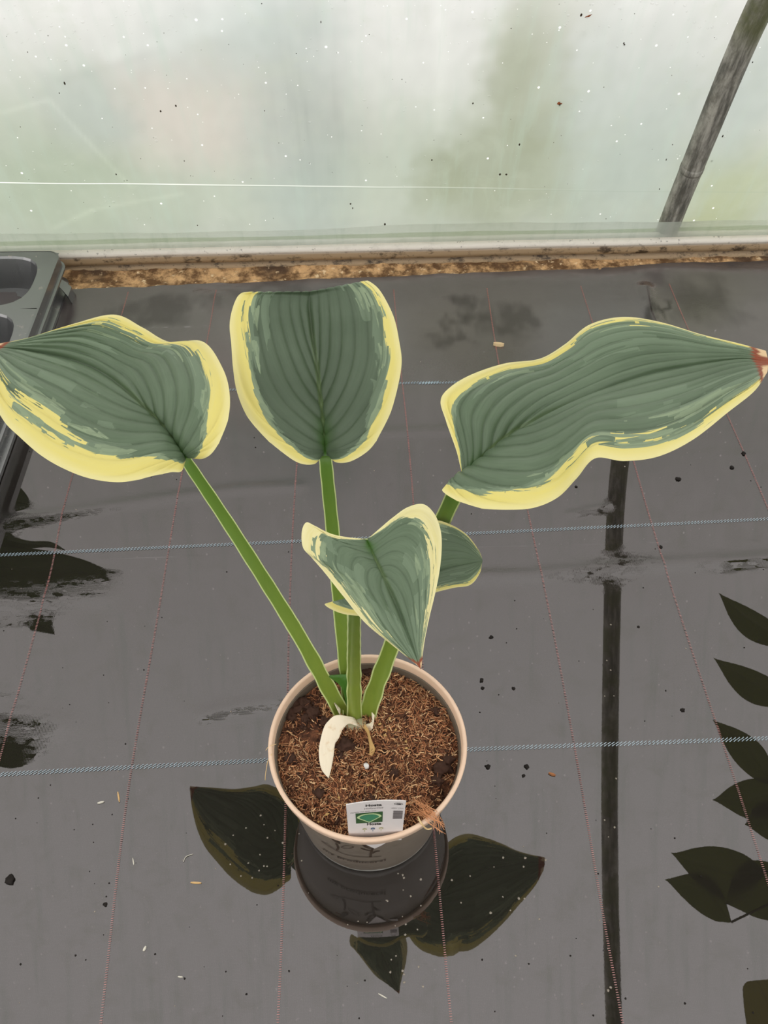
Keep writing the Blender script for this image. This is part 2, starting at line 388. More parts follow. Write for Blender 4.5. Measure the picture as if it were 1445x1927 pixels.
def sheet(name, x0, x1, n, j0, j1, mat, off=0.0, par=None):
    v = []; cols = []; X = np.linspace(x0, x1, n)
    for j in range(j0, j1):
        y, z = PR[j]; a = PR[max(j-1, 0)]; b = PR[min(j+1, len(PR)-1)]; t = (b-a)/np.linalg.norm(b-a); nn = np.array([t[1], -t[0]])
        if z > 1.6 and False: pass
        for x in X:
            w = off + (.003*noise.noise(Vector((x*3, z*5, 0))) + .0015*noise.noise(Vector((x*11, z*4, 7))) if z < 1 else 0)
            v.append((x, ww(x, y + nn[0]*w), z + nn[1]*w))
            h = min(1, max(0, (z-.05)/.45)); c = (np.array(lin((196, 202, 194)))*(1-h) + np.array(lin((214, 215, 214)))*h)*.90; c = c*(1-max(0, min(1, (z-.5)/.6))) + np.array((.72, .74, .74))*max(0, min(1, (z-.5)/.6))
            if z < .75 and -1.0 < x < 1.1:
                xx = x + .020*noise.noise(Vector((x*14, z*14, 3))) + .015*noise.noise(Vector((x*45, z*45, 8))); zz = z + .022*noise.noise(Vector((x*14, z*14, 9))) + .01*noise.noise(Vector((x*45, z*45, 18)))
                for (s, col, am) in STAIN_SHADE:
                    q = blob(xx, -zz, s[0], -s[1], s[2], s[3], s[4], s[5])
                    if q > 0: q = q*q*(3-2*q)*am; c = c*(1-q) + np.array(col)*q
                sx_, sz_ = STREAK; q = math.exp(-((x-sx_)/.065)**2)*math.exp(-((z-sz_)/.17)**2)
                n1 = noise.noise(Vector((x*75, z*5, 30))) + .6*noise.noise(Vector((x*150, z*9, 31))); c = c*(1 - q*(.10+.16*max(0, n1)))
                n2 = noise.noise(Vector((x*26, z*12, 40)))*.5 + noise.noise(Vector((x*60, z*40, 41)))*.5; c = c*(1 + .07*n2)
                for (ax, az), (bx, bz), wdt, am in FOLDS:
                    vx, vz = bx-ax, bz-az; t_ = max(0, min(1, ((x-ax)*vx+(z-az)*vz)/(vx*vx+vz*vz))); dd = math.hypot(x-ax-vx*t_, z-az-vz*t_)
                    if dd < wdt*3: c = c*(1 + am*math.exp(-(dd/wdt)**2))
                gy = c.mean(); c = c*.72 + gy*.28
            cols.append(tuple(c))
    m = n; f = [(j*m+i, j*m+i+1, (j+1)*m+i+1, (j+1)*m+i) for j in range(j1-j0-1) for i in range(m-1)]
    o = mesh_obj(name, v, f, mat, par); setcol(o, cols); return o
_wa, _wb = wp(0, 361), wp(1445, 372)
_sb = (_wb[1]-_wa[1])/(_wb[0]-_wa[0])
pm = plastic_mat('milky_tunnel_plastic', seam=(_wa[1]-_sb*_wa[0], _sb))
CO = .024
def PRsub():  # dense rows low on the wall where it is in view
    lo = catmull(PROF[:9], 120); rest = catmull(PROF[8:], 90)[1:]; return np.vstack([lo, rest])
PR = PRsub(); NV = 122
wall = struct(sheet('wall_back', -1.05, 1.25, 460, 0, NV, pm, CO)); wall['label'] = 'milky polythene tunnel wall with algae streaks and painted-in green shade of leaves outside'
IR = max(j for j in range(len(PR)) if PR[j][0] > -.55)
ceil = struct(sheet('ceiling', -1.05, 1.25, 12, NV-1, IR+1, pm, CO))
struct(sheet('wall_left', -5.0, -1.05, 12, 0, IR+1, pm, CO)); struct(sheet('wall_right', 1.25, 5.0, 12, 0, IR+1, pm, CO))
struct(sheet('wall_front', -5.0, 5.0, 30, IR, len(PR), pm, CO))

def wsurf(px, py, off=0.0):             # 3-D point on the inside of the wall sheet for a photograph point
    d = ray(px, py); best = None
    for j in range(1, 121):
        y, z = PR[j]; t = (z-CAMH)/d[2]; P = _C+d*t; e = P[1]-ww(P[0], y)
        if best is None or abs(e) < best[0]: best = (abs(e), P, j)
    P, j = best[1], best[2]; t = PR[min(j+1, 120)]-PR[j-1]; t /= np.linalg.norm(t); nn = np.array([0, -t[1], t[0]])
    return P - np.array([0, t[1], -t[0]])*0 + nn*off - np.array([0, -1, 0])*0, nn
# the loose bottom flap
fm = plastic_mat('loose_flap_plastic', thin=.30)
v = []; cols = []; k = 340
for i in range(k):
    x = -3.0 + 6.0*i/(k-1)
    zt = .092 + .008*noise.noise(Vector((x*2.3, 0, 0))) + .004*noise.noise(Vector((x*7, 5, 0)))
    for j in range(7):
        z = .047 + (zt-.047)*j/6
        y = np.interp(z, [.03, .10, .17], [1.372, 1.352, 1.338]) - .030 + .003*j/6
        if j == 0: y = 1.358
        v.append((x, ww(x, y), z)); cols.append((.86, .87, .84))
f = [(i*7+j, (i+1)*7+j, (i+1)*7+j+1, i*7+j+1) for i in range(k-1) for j in range(6)]
fl = mesh_obj('bottom_flap', v, f, fm, wall); setcol(fl, cols); fl['label'] = 'loose strip of plastic with a wavy top edge along the rail'

# hoops
hm = NT('weathered_galvanised_pipe'); _c = hm.coord()
_s1 = hm.noise(hm.scale(_c, (60, 8, 8)), 1.5, 6, .7)
_col = hm.mix(hm.ramp(_s1, .35, .68), lin((84, 82, 76)), lin((176, 172, 162)))
_col = hm.mix(hm.math('MULTIPLY', hm.ramp(hm.noise(_c, 40, 5, .7), .48, .66), .55), _col, lin((96, 92, 82)))
_sz = hm.n('ShaderNodeSeparateXYZ'); hm.l(_c, _sz.inputs[0])
_mz = hm.math('MULTIPLY', hm.ramp(_sz.outputs[2], .36, .44), hm.ramp(hm.noise(_c, 18, 4), .40, .62))
_col = hm.mix(hm.math('MULTIPLY', _mz, .7), _col, lin((96, 100, 56)))
hm.set(_col, .6, .4); hm.bump(hm.noise(_c, 120, 4), .3, .0015)
for k, x0 in enumerate((-2.55, -1.0, .568, 2.1)):
    pts = [(x0 + (.0 if z > .05 else 0), ww(x0, y), z) for y, z in catmull(PROF, 150)]
    pts = [(pts[0][0], pts[0][1]+.004, -.02)] + pts + [(pts[-1][0], pts[-1][1], -.02)]
    mb = MB(); mb.tube(pts, .0195, 16)
    o = mb.build('tunnel_hoop', hm.m)
    tag(o, ['outermost hoop of the tunnel, far to the left of the view', 'tunnel hoop just left of the view, beyond the black tray', 'grey galvanised tunnel hoop leaning along the plastic wall on the right', 'tunnel hoop to the right of the view, beyond the plants'][k], 'pole', 'tunnel hoops')
    if k == 2:
        c = MB(); P = wsurf(1320, 300)[0]
        # weld bead half way up
        i = 12
        j = min(range(len(pts)), key=lambda q: abs(pts[q][2]-.175)); d = Vector(pts[j+1])-Vector(pts[j-1]); d.normalize()
        q = Vector(pts[j]); c.tube([q-d*.006, q-d*.002, q+d*.002, q+d*.006], [.0196, .0203, .0203, .0196], 16)
        c.build('pipe_joint', hm.m, o)['label'] = 'slightly raised joint where two pipe lengths meet'

# water drops and specks on the wall
wm = NT('water_drop'); _tr = wm.n('ShaderNodeBsdfTranslucent'); _tr.inputs[0].default_value = (1, 1, 1, 1); _gl = wm.n('ShaderNodeBsdfGlossy', Roughness=.05)
_tp = wm.n('ShaderNodeBsdfTransparent'); _ms = wm.n('ShaderNodeMixShader', Fac=.12); wm.l(_tp.outputs[0], _ms.inputs[1]); wm.l(_gl.outputs[0], _ms.inputs[2]); wm.l(_ms.outputs[0], wm.out.inputs[0])
def wall_bead(mb, px, py, r, sx=1, sz=1, col=None, seg=8):
    P, nn = wsurf(px, py); P = P - nn*(CO-.003)
    v = [tuple(P + nn*r*.55)]; a = np.array([1, SL, 0]); b = np.cross(a, nn)
    for rr, h in ((.6, .42), (1, -.2)):
        for j in range(seg):
            q = 2*math.pi*j/seg; v.append(tuple(P + (a*math.cos(q)*sx + b*math.sin(q)*sz)*r*rr + nn*r*h))
    f = [(0, 1+j, 1+(j+1) % seg) for j in range(seg)] + [(1+j, 1+seg+j, 1+seg+(j+1) % seg, 1+(j+1) % seg) for j in range(seg)]
    mb.add(v, f, col)
mb = MB()
DR = [(218, 52), (208, 68), (153, 62), (86, 83), (95, 70), (136, 76), (128, 92), (70, 77), (27, 82), (35, 101), (88, 128), (118, 134), (320, 48), (250, 48), (255, 20), (505, 15), (625, 36), (583, 93), (582, 108), (598, 113), (583, 190), (686, 205), (530, 235), (519, 247), (583, 247), (370, 284), (290, 275), (293, 284), (280, 290), (202, 290), (208, 286), (133, 290), (120, 297), (62, 343), (120, 327), (133, 328), (118, 341), (102, 358), (192, 390), (206, 388), (221, 386), (195, 398), (210, 398), (175, 415), (136, 429), (257, 427), (413, 425), (415, 424), (547, 329), (622, 328), (691, 341), (691, 353), (650, 21), (40, 384), (16, 395),
      (893, 55), (924, 58), (951, 12), (934, 35), (977, 28), (964, 8), (1090, 23), (1083, 8), (1104, 5), (1117, 15), (1120, 30), (1161, 28), (1170, 35), (1143, 9), (1209, 23), (1231, 29), (1241, 29), (1072, 48), (1065, 67), (1102, 81), (1151, 71), (1192, 82), (1166, 107), (887, 107), (1295, 30), (1302, 55), (1312, 60), (1323, 72), (1337, 74), (1345, 72), (1351, 90), (1297, 97), (1329, 122), (1320, 116), (922, 196), (976, 182), (1151, 181), (1100, 206), (1275, 210), (1267, 214), (1382, 181), (1391, 157), (1404, 155), (1373, 245), (799, 312), (762, 226), (764, 219), (776, 335), (760, 368), (839, 363), (1129, 320), (1123, 384), (1035, 390), (846, 223), (1083, 333), (1375, 262), (1369, 275)]
for x, y in DR:
    if not (1262 < x + (y-420)*.42 and x + (y-420)*.42 < 1268): wall_bead(mb, x+rnd.uniform(-2, 2), y+rnd.uniform(-2, 2), rnd.uniform(.0016, .0030), rnd.uniform(.8, 1.2), rnd.uniform(.7, 1.1))
for _ in range(230):
    x = rnd.uniform(0, 1440); y = rnd.betavariate(1, 1.7)*420
    wall_bead(mb, x, y, rnd.uniform(.0006, .0013))
for _ in range(120):
    x = rnd.choice((rnd.uniform(850, 1300), rnd.uniform(0, 350))); y = rnd.uniform(0, 110)
    wall_bead(mb, x, y, rnd.uniform(.0009, .0019))
o = stuff(mb.build('water_drops', wm.m, wall)); o['label'] = 'scattered water drops clinging to the plastic'
sk = flat('dark_speck', lin((58, 48, 36)), .9, .2, .4)
mb = MB()
for x, y in [(118, 175), (108, 193), (497, 226), (345, 320), (216, 345), (48, 117), (660, 400), (664, 408), (604, 62), (1097, 49), (1179, 102), (1057, 212), (1270, 289), (1258, 317), (1365, 273), (1344, 318), (1422, 135), (980, 289), (943, 345), (955, 345), (870, 440), (932, 440), (725, 438), (370, 440), (220, 465), (30, 446), (1245, 372), (1178, 100), (892, 212), (814, 318), (300, 227), (329, 217)]:
    wall_bead(mb, x, y, rnd.uniform(.0012, .0024), rnd.uniform(.4, .9), rnd.uniform(.7, 1.5), seg=6)
for _ in range(90): wall_bead(mb, rnd.uniform(0, 1440), rnd.uniform(20, 455), rnd.uniform(.0004, .0009), seg=5)
o = stuff(mb.build('dirt_specks', sk, wall)); o['label'] = 'tiny dark specks of dirt stuck to the plastic'
sr = flat('russet_fragment', lin((150, 84, 50)), .8, .2, .3)
for (pts, lab) in (([(1103, 54), (1108, 50), (1118, 48), (1112, 53)], 'russet leaf fragment stuck to the plastic near the top, left of the hoop'), ([(1051, 214), (1056, 206), (1058, 211), (1062, 213), (1056, 216)], 'russet leaf fragment stuck to the middle of the plastic wall')):
    v = []
    for x, y in pts:
        P, nn = wsurf(x, y); v.append(tuple(P - nn*(CO-.002)))
    P = np.mean(np.array(v), 0); v2 = v + [tuple(P + np.array([0, -.0025, .001]))] ; k = len(v)
    o = mesh_obj('leaf_fragment', v2, [(i, (i+1) % k, k) for i in range(k)], sr); tag(o, lab, 'leaf litter')
# fern fronds and blades pressed against the far side of the sheet
gm2 = NT('outside_foliage'); gm2.set((.08, .14, .04), .7, .3)

# ------------------------------------------------------------------ LEAVES
def leaf_mat(name, seed, thrL=.80, thrR=.85, amp=.20, tip=True, warm=1.0, k=1.0):
    t = NT(name); uv = t.n('ShaderNodeUVMap', uv_map='UVMap'); sp = t.n('ShaderNodeSeparateXYZ'); t.l(uv.outputs[0], sp.inputs[0])
    u, b = sp.outputs[0], sp.outputs[1]
    uv2 = t.n('ShaderNodeUVMap', uv_map='veins'); sp2 = t.n('ShaderNodeSeparateXYZ'); t.l(uv2.outputs[0], sp2.inputs[0]); g = sp2.outputs[0]; ridge_ = sp2.outputs[1]
    sv = t.math('MULTIPLY_ADD', b, 2, -1); av = t.math('ABSOLUTE', sv); sgn = t.math('SIGN', sv); sg = t.math('MULTIPLY', g, sgn)
    def cells(ku, kg, off):
        cv = t.n('ShaderNodeCombineXYZ'); t.l(t.math('MULTIPLY', u, ku), cv.inputs[0]); t.l(t.math('MULTIPLY', sg, kg), cv.inputs[1]); cv.inputs[2].default_value = seed+off
        v = t.n('ShaderNodeTexVoronoi', Scale=1.0); v.distance = 'CHEBYCHEV'; t.l(cv.outputs[0], v.inputs['Vector']); v.inputs['Randomness'].default_value = .9
        q = t.n('ShaderNodeSeparateColor'); t.l(v.outputs['Color'], q.inputs[0]); return q.outputs
    s1 = cells(22, 46, 0); s2 = cells(9, 20, 9); s3 = cells(4, 9, 17)
    r = t.math('ADD', t.math('MULTIPLY', s1[0], .20), t.math('ADD', t.math('MULTIPLY', s2[0], .40), t.math('MULTIPLY', s3[0], .40)))
    side = t.math('GREATER_THAN', sv, 0); thr = t.math('MULTIPLY_ADD', side, thrR-thrL, thrL)
    am = t.math('MULTIPLY_ADD', t.ramp(u, .18, .8), amp*2.0, amp*.22)
    base = t.math('SUBTRACT', av, thr)
    e = t.math('ADD', base, t.math('MULTIPLY', t.math('SUBTRACT', r, .52), am))
    yel = t.ramp(e, -.004, .004)
    e2 = t.math('ADD', base, t.math('MULTIPLY_ADD', t.math('SUBTRACT', s2[1], .45), t.math('MULTIPLY', am, 1.3), .05))
    mid = t.math('MULTIPLY', t.ramp(e2, -.004, .006), t.math('MULTIPLY_ADD', s1[1], .6, .4))
    e3 = t.math('ADD', base, t.math('MULTIPLY_ADD', t.math('SUBTRACT', s3[2], .25), t.math('MULTIPLY', am, 2.6), t.math('MULTIPLY', s1[2], .05)))
    mid2 = t.math('MULTIPLY', t.ramp(e3, -.004, .008), .55)
    fi = t.n('ShaderNodeCombineXYZ'); t.l(t.math('MULTIPLY', u, 9), fi.inputs[0]); t.l(t.math('MULTIPLY', sg, 40), fi.inputs[1]); fi.inputs[2].default_value = seed
    fine = t.noise(fi.outputs[0], 1.0, 4)
    big = t.noise(t.coord(), 16, 4)
    green = t.mix(big, lin((74*k, 92*k, 66*k)), lin((110*k, 128*k, 102*k)))
    green = t.mix(t.math('MULTIPLY', t.ramp(fine, .4, .7), .30), green, lin((66, 84, 58)))
    gcol = t.mix(t.math('MULTIPLY', t.ramp(ridge_, .30, .0), .38), green, lin((54, 72, 46)))  # shade in the vein grooves painted as a darker green
    col = t.mix(mid2, gcol, lin((118, 136, 110)))
    col = t.mix(mid, col, lin((138, 154, 122)))
    ycol = t.mix(fine, lin((222, 210, 132)), lin((228, 212, 110) if warm == 1 else (232, 222, 176)))
    ycol = t.mix(t.math('MULTIPLY', t.ramp(av, .90, 1.0), .5), ycol, lin((236, 228, 178)))
    col = t.mix(yel, col, ycol)
    rib = t.math('MULTIPLY', t.ramp(av, .055, .0), t.ramp(u, .65, .10))
    col = t.mix(t.math('MULTIPLY', rib, .65), col, lin((124, 146, 92)))
    bs = t.math('MULTIPLY', t.ramp(u, .24, .02), t.ramp(av, .42, .05))
    col = t.mix(t.math('MULTIPLY', bs, .9), col, lin((64, 104, 30)))
    if tip:
        q = t.math('ADD', u, t.math('MULTIPLY', r, .02)); col = t.mix(t.ramp(q, .962, .976), col, lin((136, 64, 34))); col = t.mix(t.math('MULTIPLY', t.ramp(q, .982, .992), t.ramp(av, .25, .5)), col, lin((222, 190, 146)))
    t.set(col, .40, .45)
    t.bump(t.noise(fi.outputs[0], 1.0, 3), .12, .0005)
    tr = t.n('ShaderNodeBsdfTranslucent'); t.l(col, tr.inputs[0])
    ms = t.n('ShaderNodeMixShader', Fac=.22); t.l(t.p.outputs[0], ms.inputs[1]); t.l(tr.outputs[0], ms.inputs[2]); t.l(ms.outputs[0], t.out.inputs[0])
    return t.m
def leaf_mesh(rows, nu=150, nv=90, pleat=.0011, bulge=.004, nveins=7, fold=0):
    """rows: list of (L, M, R) 3-D points, base to tip. The veins leave the midrib one after another and run to the tip."""
    R = catmull(np.array(rows), nu); V = np.linspace(-1, 1, nv*2+1); A = np.abs(V)
    L, M, Rr = R[:, 0][:, None], R[:, 1][:, None], R[:, 2][:, None]
    E_ = np.where((V < 0)[None, :, None], L, Rr); P = M + (E_-M)*A[None, :, None]
    wid = np.linalg.norm(P[:, -1]-P[:, 0], axis=1)
    du = np.gradient(P, axis=0); dv = np.gradient(P, axis=1); N = np.cross(dv, du); ln = np.linalg.norm(N, axis=2, keepdims=True); ln[ln < 1e-12] = 1
    N = N/ln
    if N[nu//3, :, 2].mean() < 0: N = -N
    uu = np.linspace(0, 1, nu)[:, None]; A2 = np.broadcast_to(A[None, :], (nu, len(V)))
    lo = np.zeros_like(A2, dtype=float); hi = np.full_like(lo, 1.3)
    for _ in range(26):                     # g: which vein line passes here
        m_ = (lo+hi)/2; a_ = m_*(1-np.exp(-np.maximum(uu-.40*(1-np.minimum(m_, 1)), 0)/.13)); up = a_ < A2; lo = np.where(up, m_, lo); hi = np.where(up, hi, m_)
    g = np.clip((lo+hi)/2, 0, 1.3)
    hl, hr = np.linalg.norm(R[:, 0]-R[:, 1], axis=1)[:, None], np.linalg.norm(R[:, 2]-R[:, 1], axis=1)[:, None]
    wsc = np.minimum(1, np.where((V < 0)[None, :], hl, hr)/.055); fade = np.clip(uu/.05, 0, 1)*np.clip((1-uu)/.06, 0, 1)
    ridge_ = np.abs(np.sin(g*nveins*math.pi))
    bf = np.clip((fold-uu)/.12, 0, 1) if fold else 1.0
    disp = (pleat*(ridge_**.6 - .6)*np.clip((1.0-A2)/.12, .3, 1)*(.35+.65*bf) + bulge*4*A2*(1-A2)*bf)*fade*wsc - .0012*np.exp(-(A2/.03)**2)*fade*wsc*bf
    P = P + N*disp[..., None]
    n2 = len(V); faces = [(i*n2+j, i*n2+j+1, (i+1)*n2+j+1, (i+1)*n2+j) for i in range(nu-1) for j in range(n2-1)]
    uv = [(i/(nu-1), (v+1)/2) for i in range(nu) for v in V]
    leaf_mesh.veins = np.stack([g.ravel(), ridge_.ravel()], 1)
    return P.reshape(-1, 3), faces, uv
def add_veins(o):
    l = o.data.uv_layers.new(name='veins'); idx = np.zeros(len(o.data.loops), dtype=np.int32); o.data.loops.foreach_get('vertex_index', idx)
    l.data.foreach_set('uv', leaf_mesh.veins.astype(np.float32)[idx].ravel())
def rows_px(rows, base_z=None):
    out = []
    for r in rows:
        out.append([G(*p) if len(p) == 3 else np.array(p[:3]) for p in r])
    return out
def petiole(name, pts, w0, w1, mat, parent, face=(0, -.6, 1), nseg=60):
    """channelled leaf stalk: rounded below, hollow above with thin pale wings."""
    Pp = catmull(np.array(pts), nseg); v = []; f = []; uv = []; prof = []
    for k in range(9):                     # under side, wing to wing
        a = math.pi*k/8; prof.append((-math.cos(a), -math.sin(a)*.62, 'o'))
    prof2 = [(1.0, .10), (.80, .02), (.45, -.18), (0, -.30), (-.45, -.18), (-.80, .02), (-1.0, .10)]
    pr = [(x, y) for x, y, _ in prof] + prof2; m = len(pr)
    for i in range(nseg):
        t = Pp[min(i+1, nseg-1)]-Pp[max(i-1, 0)]; t /= np.linalg.norm(t); n = np.array(face, float); n = n - t*(n@t); n /= np.linalg.norm(n); s = np.cross(t, n)
        w = (w0 + (w1-w0)*(i/(nseg-1)))*.5; w *= 1 + .025*math.sin(i*1.3) + (.05*math.sin(i*.9) if i > nseg*.6 else 0)
        for k, (x, y) in enumerate(pr):
            v.append(Pp[i] + s*x*w + n*y*w); uv.append((i/(nseg-1), abs(x)))
    for i in range(nseg-1):
        for k in range(m): f.append((i*m+k, i*m+(k+1) % m, (i+1)*m+(k+1) % m, (i+1)*m+k))
    f.append(tuple(range(m))); f.append(tuple((nseg-1)*m+k for k in range(m))[::-1])
    return mesh_obj(name, v, f, mat, parent, True, uv)
sm_ = NT('leaf_stalk_green'); _uv = sm_.n('ShaderNodeUVMap'); _sp = sm_.n('ShaderNodeSeparateXYZ'); sm_.l(_uv.outputs[0], _sp.inputs[0])
_g0 = sm_.mix(_sp.outputs[0], lin((86, 126, 42)), lin((138, 154, 60)))
_g0 = sm_.mix(sm_.math('MULTIPLY', sm_.noise(sm_.scale(sm_.coord(), (200, 200, 30)), 1, 3), .4), _g0, lin((74, 110, 34)))
_g0 = sm_.mix(sm_.ramp(_sp.outputs[1], .78, .90), _g0, lin((206, 218, 150)))
sm_.set(_g0, .38, .5); STALK = sm_.m

hosta = thing('hosta_plant', 'hosta with blue-green pleated leaves edged in yellow, growing in the beige pot', 'plant', (-.003, .351, .13))
def rz(rows, zs):
    """rows of pixel triples + per-row (zL, zM, zR) -> 3-D rows"""
    return [[G(p[0], p[1], z) for p, z in zip(r, zz)] for r, zz in zip(rows, zs)]
# left leaf: L = lower side, R = upper side
LR = [((349, 868), (350, 862), (360, 863)), ((341, 887), (340, 847), (383, 863)), ((319, 889), (326, 826), (404, 846)), ((275, 899), (302, 795), (425, 803)),
      ((225, 908), (277, 770), (433, 750)), ((170, 901), (252, 747), (420, 695)), ((120, 882), (226, 724), (382, 643)), ((76, 856), (197, 702), (318, 643)),
      ((38, 823), (162, 684), (268, 616)), ((8, 793), (118, 671), (215, 592)), ((-11, 755), (68, 662), (142, 608)), ((-18, 705), (25, 656), (60, 634)), ((-13, 660), (-12, 653), (-10, 648))]
LZ = [(.458, .456, .458), (.462, .457, .466), (.466, .458, .474), (.471, .460, .482), (.473, .461, .486), (.473, .462, .483), (.471, .462, .474), (.469, .462, .463),
      (.467, .462, .470), (.466, .462, .482), (.464, .461, .478), (.462, .460, .466), (.459, .459, .459)]
# back leaf
BR = [((604, 858), (612, 858), (620, 858)), ((592, 873), (611, 840), (632, 870)), ((562, 871), (610, 820), (660, 868)), ((526, 847), (608, 795), (695, 846)), ((490, 815), (605, 765), (718, 812)),
      ((462, 778), (601, 733), (737, 770)), ((445, 735), (598, 700), (750, 722)), ((438, 690), (593, 665), (756, 680)), ((435, 647), (588, 635), (751, 641)), ((432, 612), (585, 607), (743, 603)),
      ((437, 582), (582, 580), (730, 572)), ((447, 558), (582, 558), (712, 543)), ((460, 549.5), (583, 548.5), (692, 528))]
BZ = [(.420, .420, .420), (.424, .421, .424), (.430, .423, .430), (.436, .427, .436), (.442, .431, .442), (.448, .435, .448), (.454, .440, .454), (.460, .445, .460), (.465, .450, .465), (.470, .456, .470), (.474, .462, .474), (.477, .468, .477), (.479, .473, .479)]
RR = [((868, 902), (873, 896), (869, 891)), ((848, 913), (881, 888), (865, 874)), ((832, 923), (893, 875), (858, 846)), ((862, 943), (915, 852), (840, 795)), ((905, 956), (940, 830), (829, 757)),
      ((955, 960), (970, 809), (842, 733)), ((1005, 956), (1000, 793), (885, 706)), ((1050, 936), (1035, 774), (950, 684)), ((1085, 900), (1075, 755), (1015, 675)), ((1120, 862), (1120, 737), (1062, 648)),
      ((1175, 867), (1170, 718), (1108, 611)), ((1240, 858), (1225, 701), (1170, 596)), ((1305, 826), (1285, 689), (1240, 605)), ((1370, 775), (1345, 680), (1320, 629)), ((1420, 735), (1400, 675), (1390, 646)), ((1444, 700), (1446, 680), (1441, 660))]
RZ = [(.508, .507, .508), (.510, .508, .512), (.513, .509, .518), (.518, .511, .526), (.523, .513, .532), (.527, .515, .535), (.532, .516, .527), (.539, .517, .513), (.551, .519, .502), (.560, .522, .508),
      (.556, .523, .522), (.546, .524, .531), (.539, .525, .533), (.535, .525, .532), (.531, .526, .530), (.527, .527, .527)]
FR = [((686, 1014), (690, 1017), (694, 1012)), ((655, 1011), (697, 1031), (715, 994)), ((625, 1005), (704, 1047), (740, 973)), ((597, 992), (712, 1064), (768, 954)), ((577, 983), (721, 1083), (797, 949)),
      ((568, 1000), (730, 1103), (818, 968)), ((570, 1030), (739, 1123), (829, 998)), ((587, 1050), (748, 1143), (831, 1032)), ((612, 1079), (756, 1163), (827, 1074)), ((645, 1121), (764, 1184), (818, 1120)),
      ((687, 1172), (773, 1207), (807, 1166)), ((735, 1212), (782, 1232), (798, 1212)), ((790, 1256), (791, 1260), (793, 1255))]
FZ = [(.487, .484, .487), (.489, .483, .491), (.491, .482, .494), (.492, .481, .497), (.492, .480, .499), (.490, .478, .499), (.487, .476, .497), (.484, .474, .494), (.481, .472, .489), (.477, .470, .483), (.471, .466, .475), (.465, .463, .467), (.460, .460, .460)]
SR = [((664, 1131), (668, 1128), (668, 1124)), ((645, 1133), (681, 1124), (656, 1112)), ((611, 1137), (701, 1117), (650, 1090)), ((641, 1154), (726, 1109), (672, 1050)), ((684, 1159), (756, 1099), (715, 1016)),
      ((740, 1155), (786, 1088), (765, 992)), ((800, 1122), (816, 1078), (815, 979)), ((850, 1107), (846, 1068), (850, 988)), ((884, 1101), (873, 1062), (879, 1007)), ((902, 1080), (893, 1058), (900, 1034)), ((907, 1060), (908, 1056), (907, 1050))]
SZ = [(.430, .430, .430)]*4 + [(.432, .430, .436), (.434, .431, .442), (.438, .434, .448), (.442, .440, .452), (.446, .446, .453), (.450, .450, .453), (.454, .454, .454)]

def add_leaf(rows, mat, lab, **kw):
    v, f, uv = leaf_mesh(rows, **kw); o = mesh_obj('leaf', v, f, mat, hosta, True, uv); add_veins(o); o['label'] = lab; return o
lf1 = add_leaf(rz(LR, LZ), leaf_mat('variegated_leaf_one', 3.3, .76, .80, .18), 'broad wavy leaf reaching left over the tray, brown at its tip', bulge=.006, pleat=.0024)
brow = rz(BR, BZ)
for dy, dz, nar in ((.008, -.009, .985), (.014, -.020, .95), (.026, -.040, .86), (.034, -.070, .62), (.038, -.095, .30), (.038, -.108, .04)):
    L, M, R_ = brow[12]; c = M
    brow.append([c + (p-c)*nar + np.array([0, dy, dz]) for p in (L, M, R_)])
lf2 = add_leaf(brow, leaf_mat('variegated_leaf_two', 7.9, .83, .86, .17, tip=False, k=.86), 'upright heart-shaped leaf at the back, its tip folded away', bulge=.004, pleat=.0024, nu=170, fold=.63)  # green darkened to paint in the shading of this leaf's tilt
lf3 = add_leaf(rz(RR, RZ), leaf_mat('variegated_leaf_three', 12.1, .84, .84, .16), 'longest leaf, twisted and reaching right, with a scorched tip', bulge=.004, pleat=.0024)
lf4 = add_leaf(rz(FR, FZ), leaf_mat('variegated_leaf_four', 21.7, .78, .80, .30, warm=0), 'drooping front leaf with cream streaks pointing down over the pot', bulge=.003, pleat=.0012, nveins=6)
lf5 = add_leaf(rz(SR, SZ), leaf_mat('variegated_leaf_five', 30.2, .84, .88, .15, tip=False), 'small leaf half hidden behind the front leaf', bulge=.002, pleat=.0006, nveins=5)
def stalk(lf, pts, w0, w1, face=(0, -.6, 1)):
    petiole('leaf_stalk', [G(*p) for p in pts], w0, w1, STALK, hosta, face)
stalk(lf1, [(340, 850, .455), (358, 878, .447), (425, 978, .390), (500, 1095, .320), (565, 1200, .250), (612, 1285, .188), (648, 1350, .134)], .0070, .0165)
stalk(lf2, [(611, 845, .419), (614, 880, .408), (624, 980, .352), (635, 1090, .290), (645, 1200, .225), (655, 1290, .170), (660, 1350, .132)], .0100, .0150)
stalk(lf3, [(874, 895, .506), (858, 925, .492), (810, 1030, .402), (765, 1140, .310), (733, 1225, .238), (705, 1300, .178), (686, 1362, .130)], .0095, .0185)
stalk(lf5, [(672, 1126, .428), (667, 1150, .405), (666, 1210, .315), (666, 1270, .225), (667, 1352, .132)], .0075, .0150, (0, 1, .3))
petiole('leaf_stalk', [G(692, 1040, .470), G(688, 1070, .44)+np.array([0, .02, 0]), G(676, 1150, .31)+np.array([0, .028, 0]), G(668, 1250, .21)+np.array([0, .022, 0]), G(668, 1330, .132)], .007, .012, STALK, hosta)

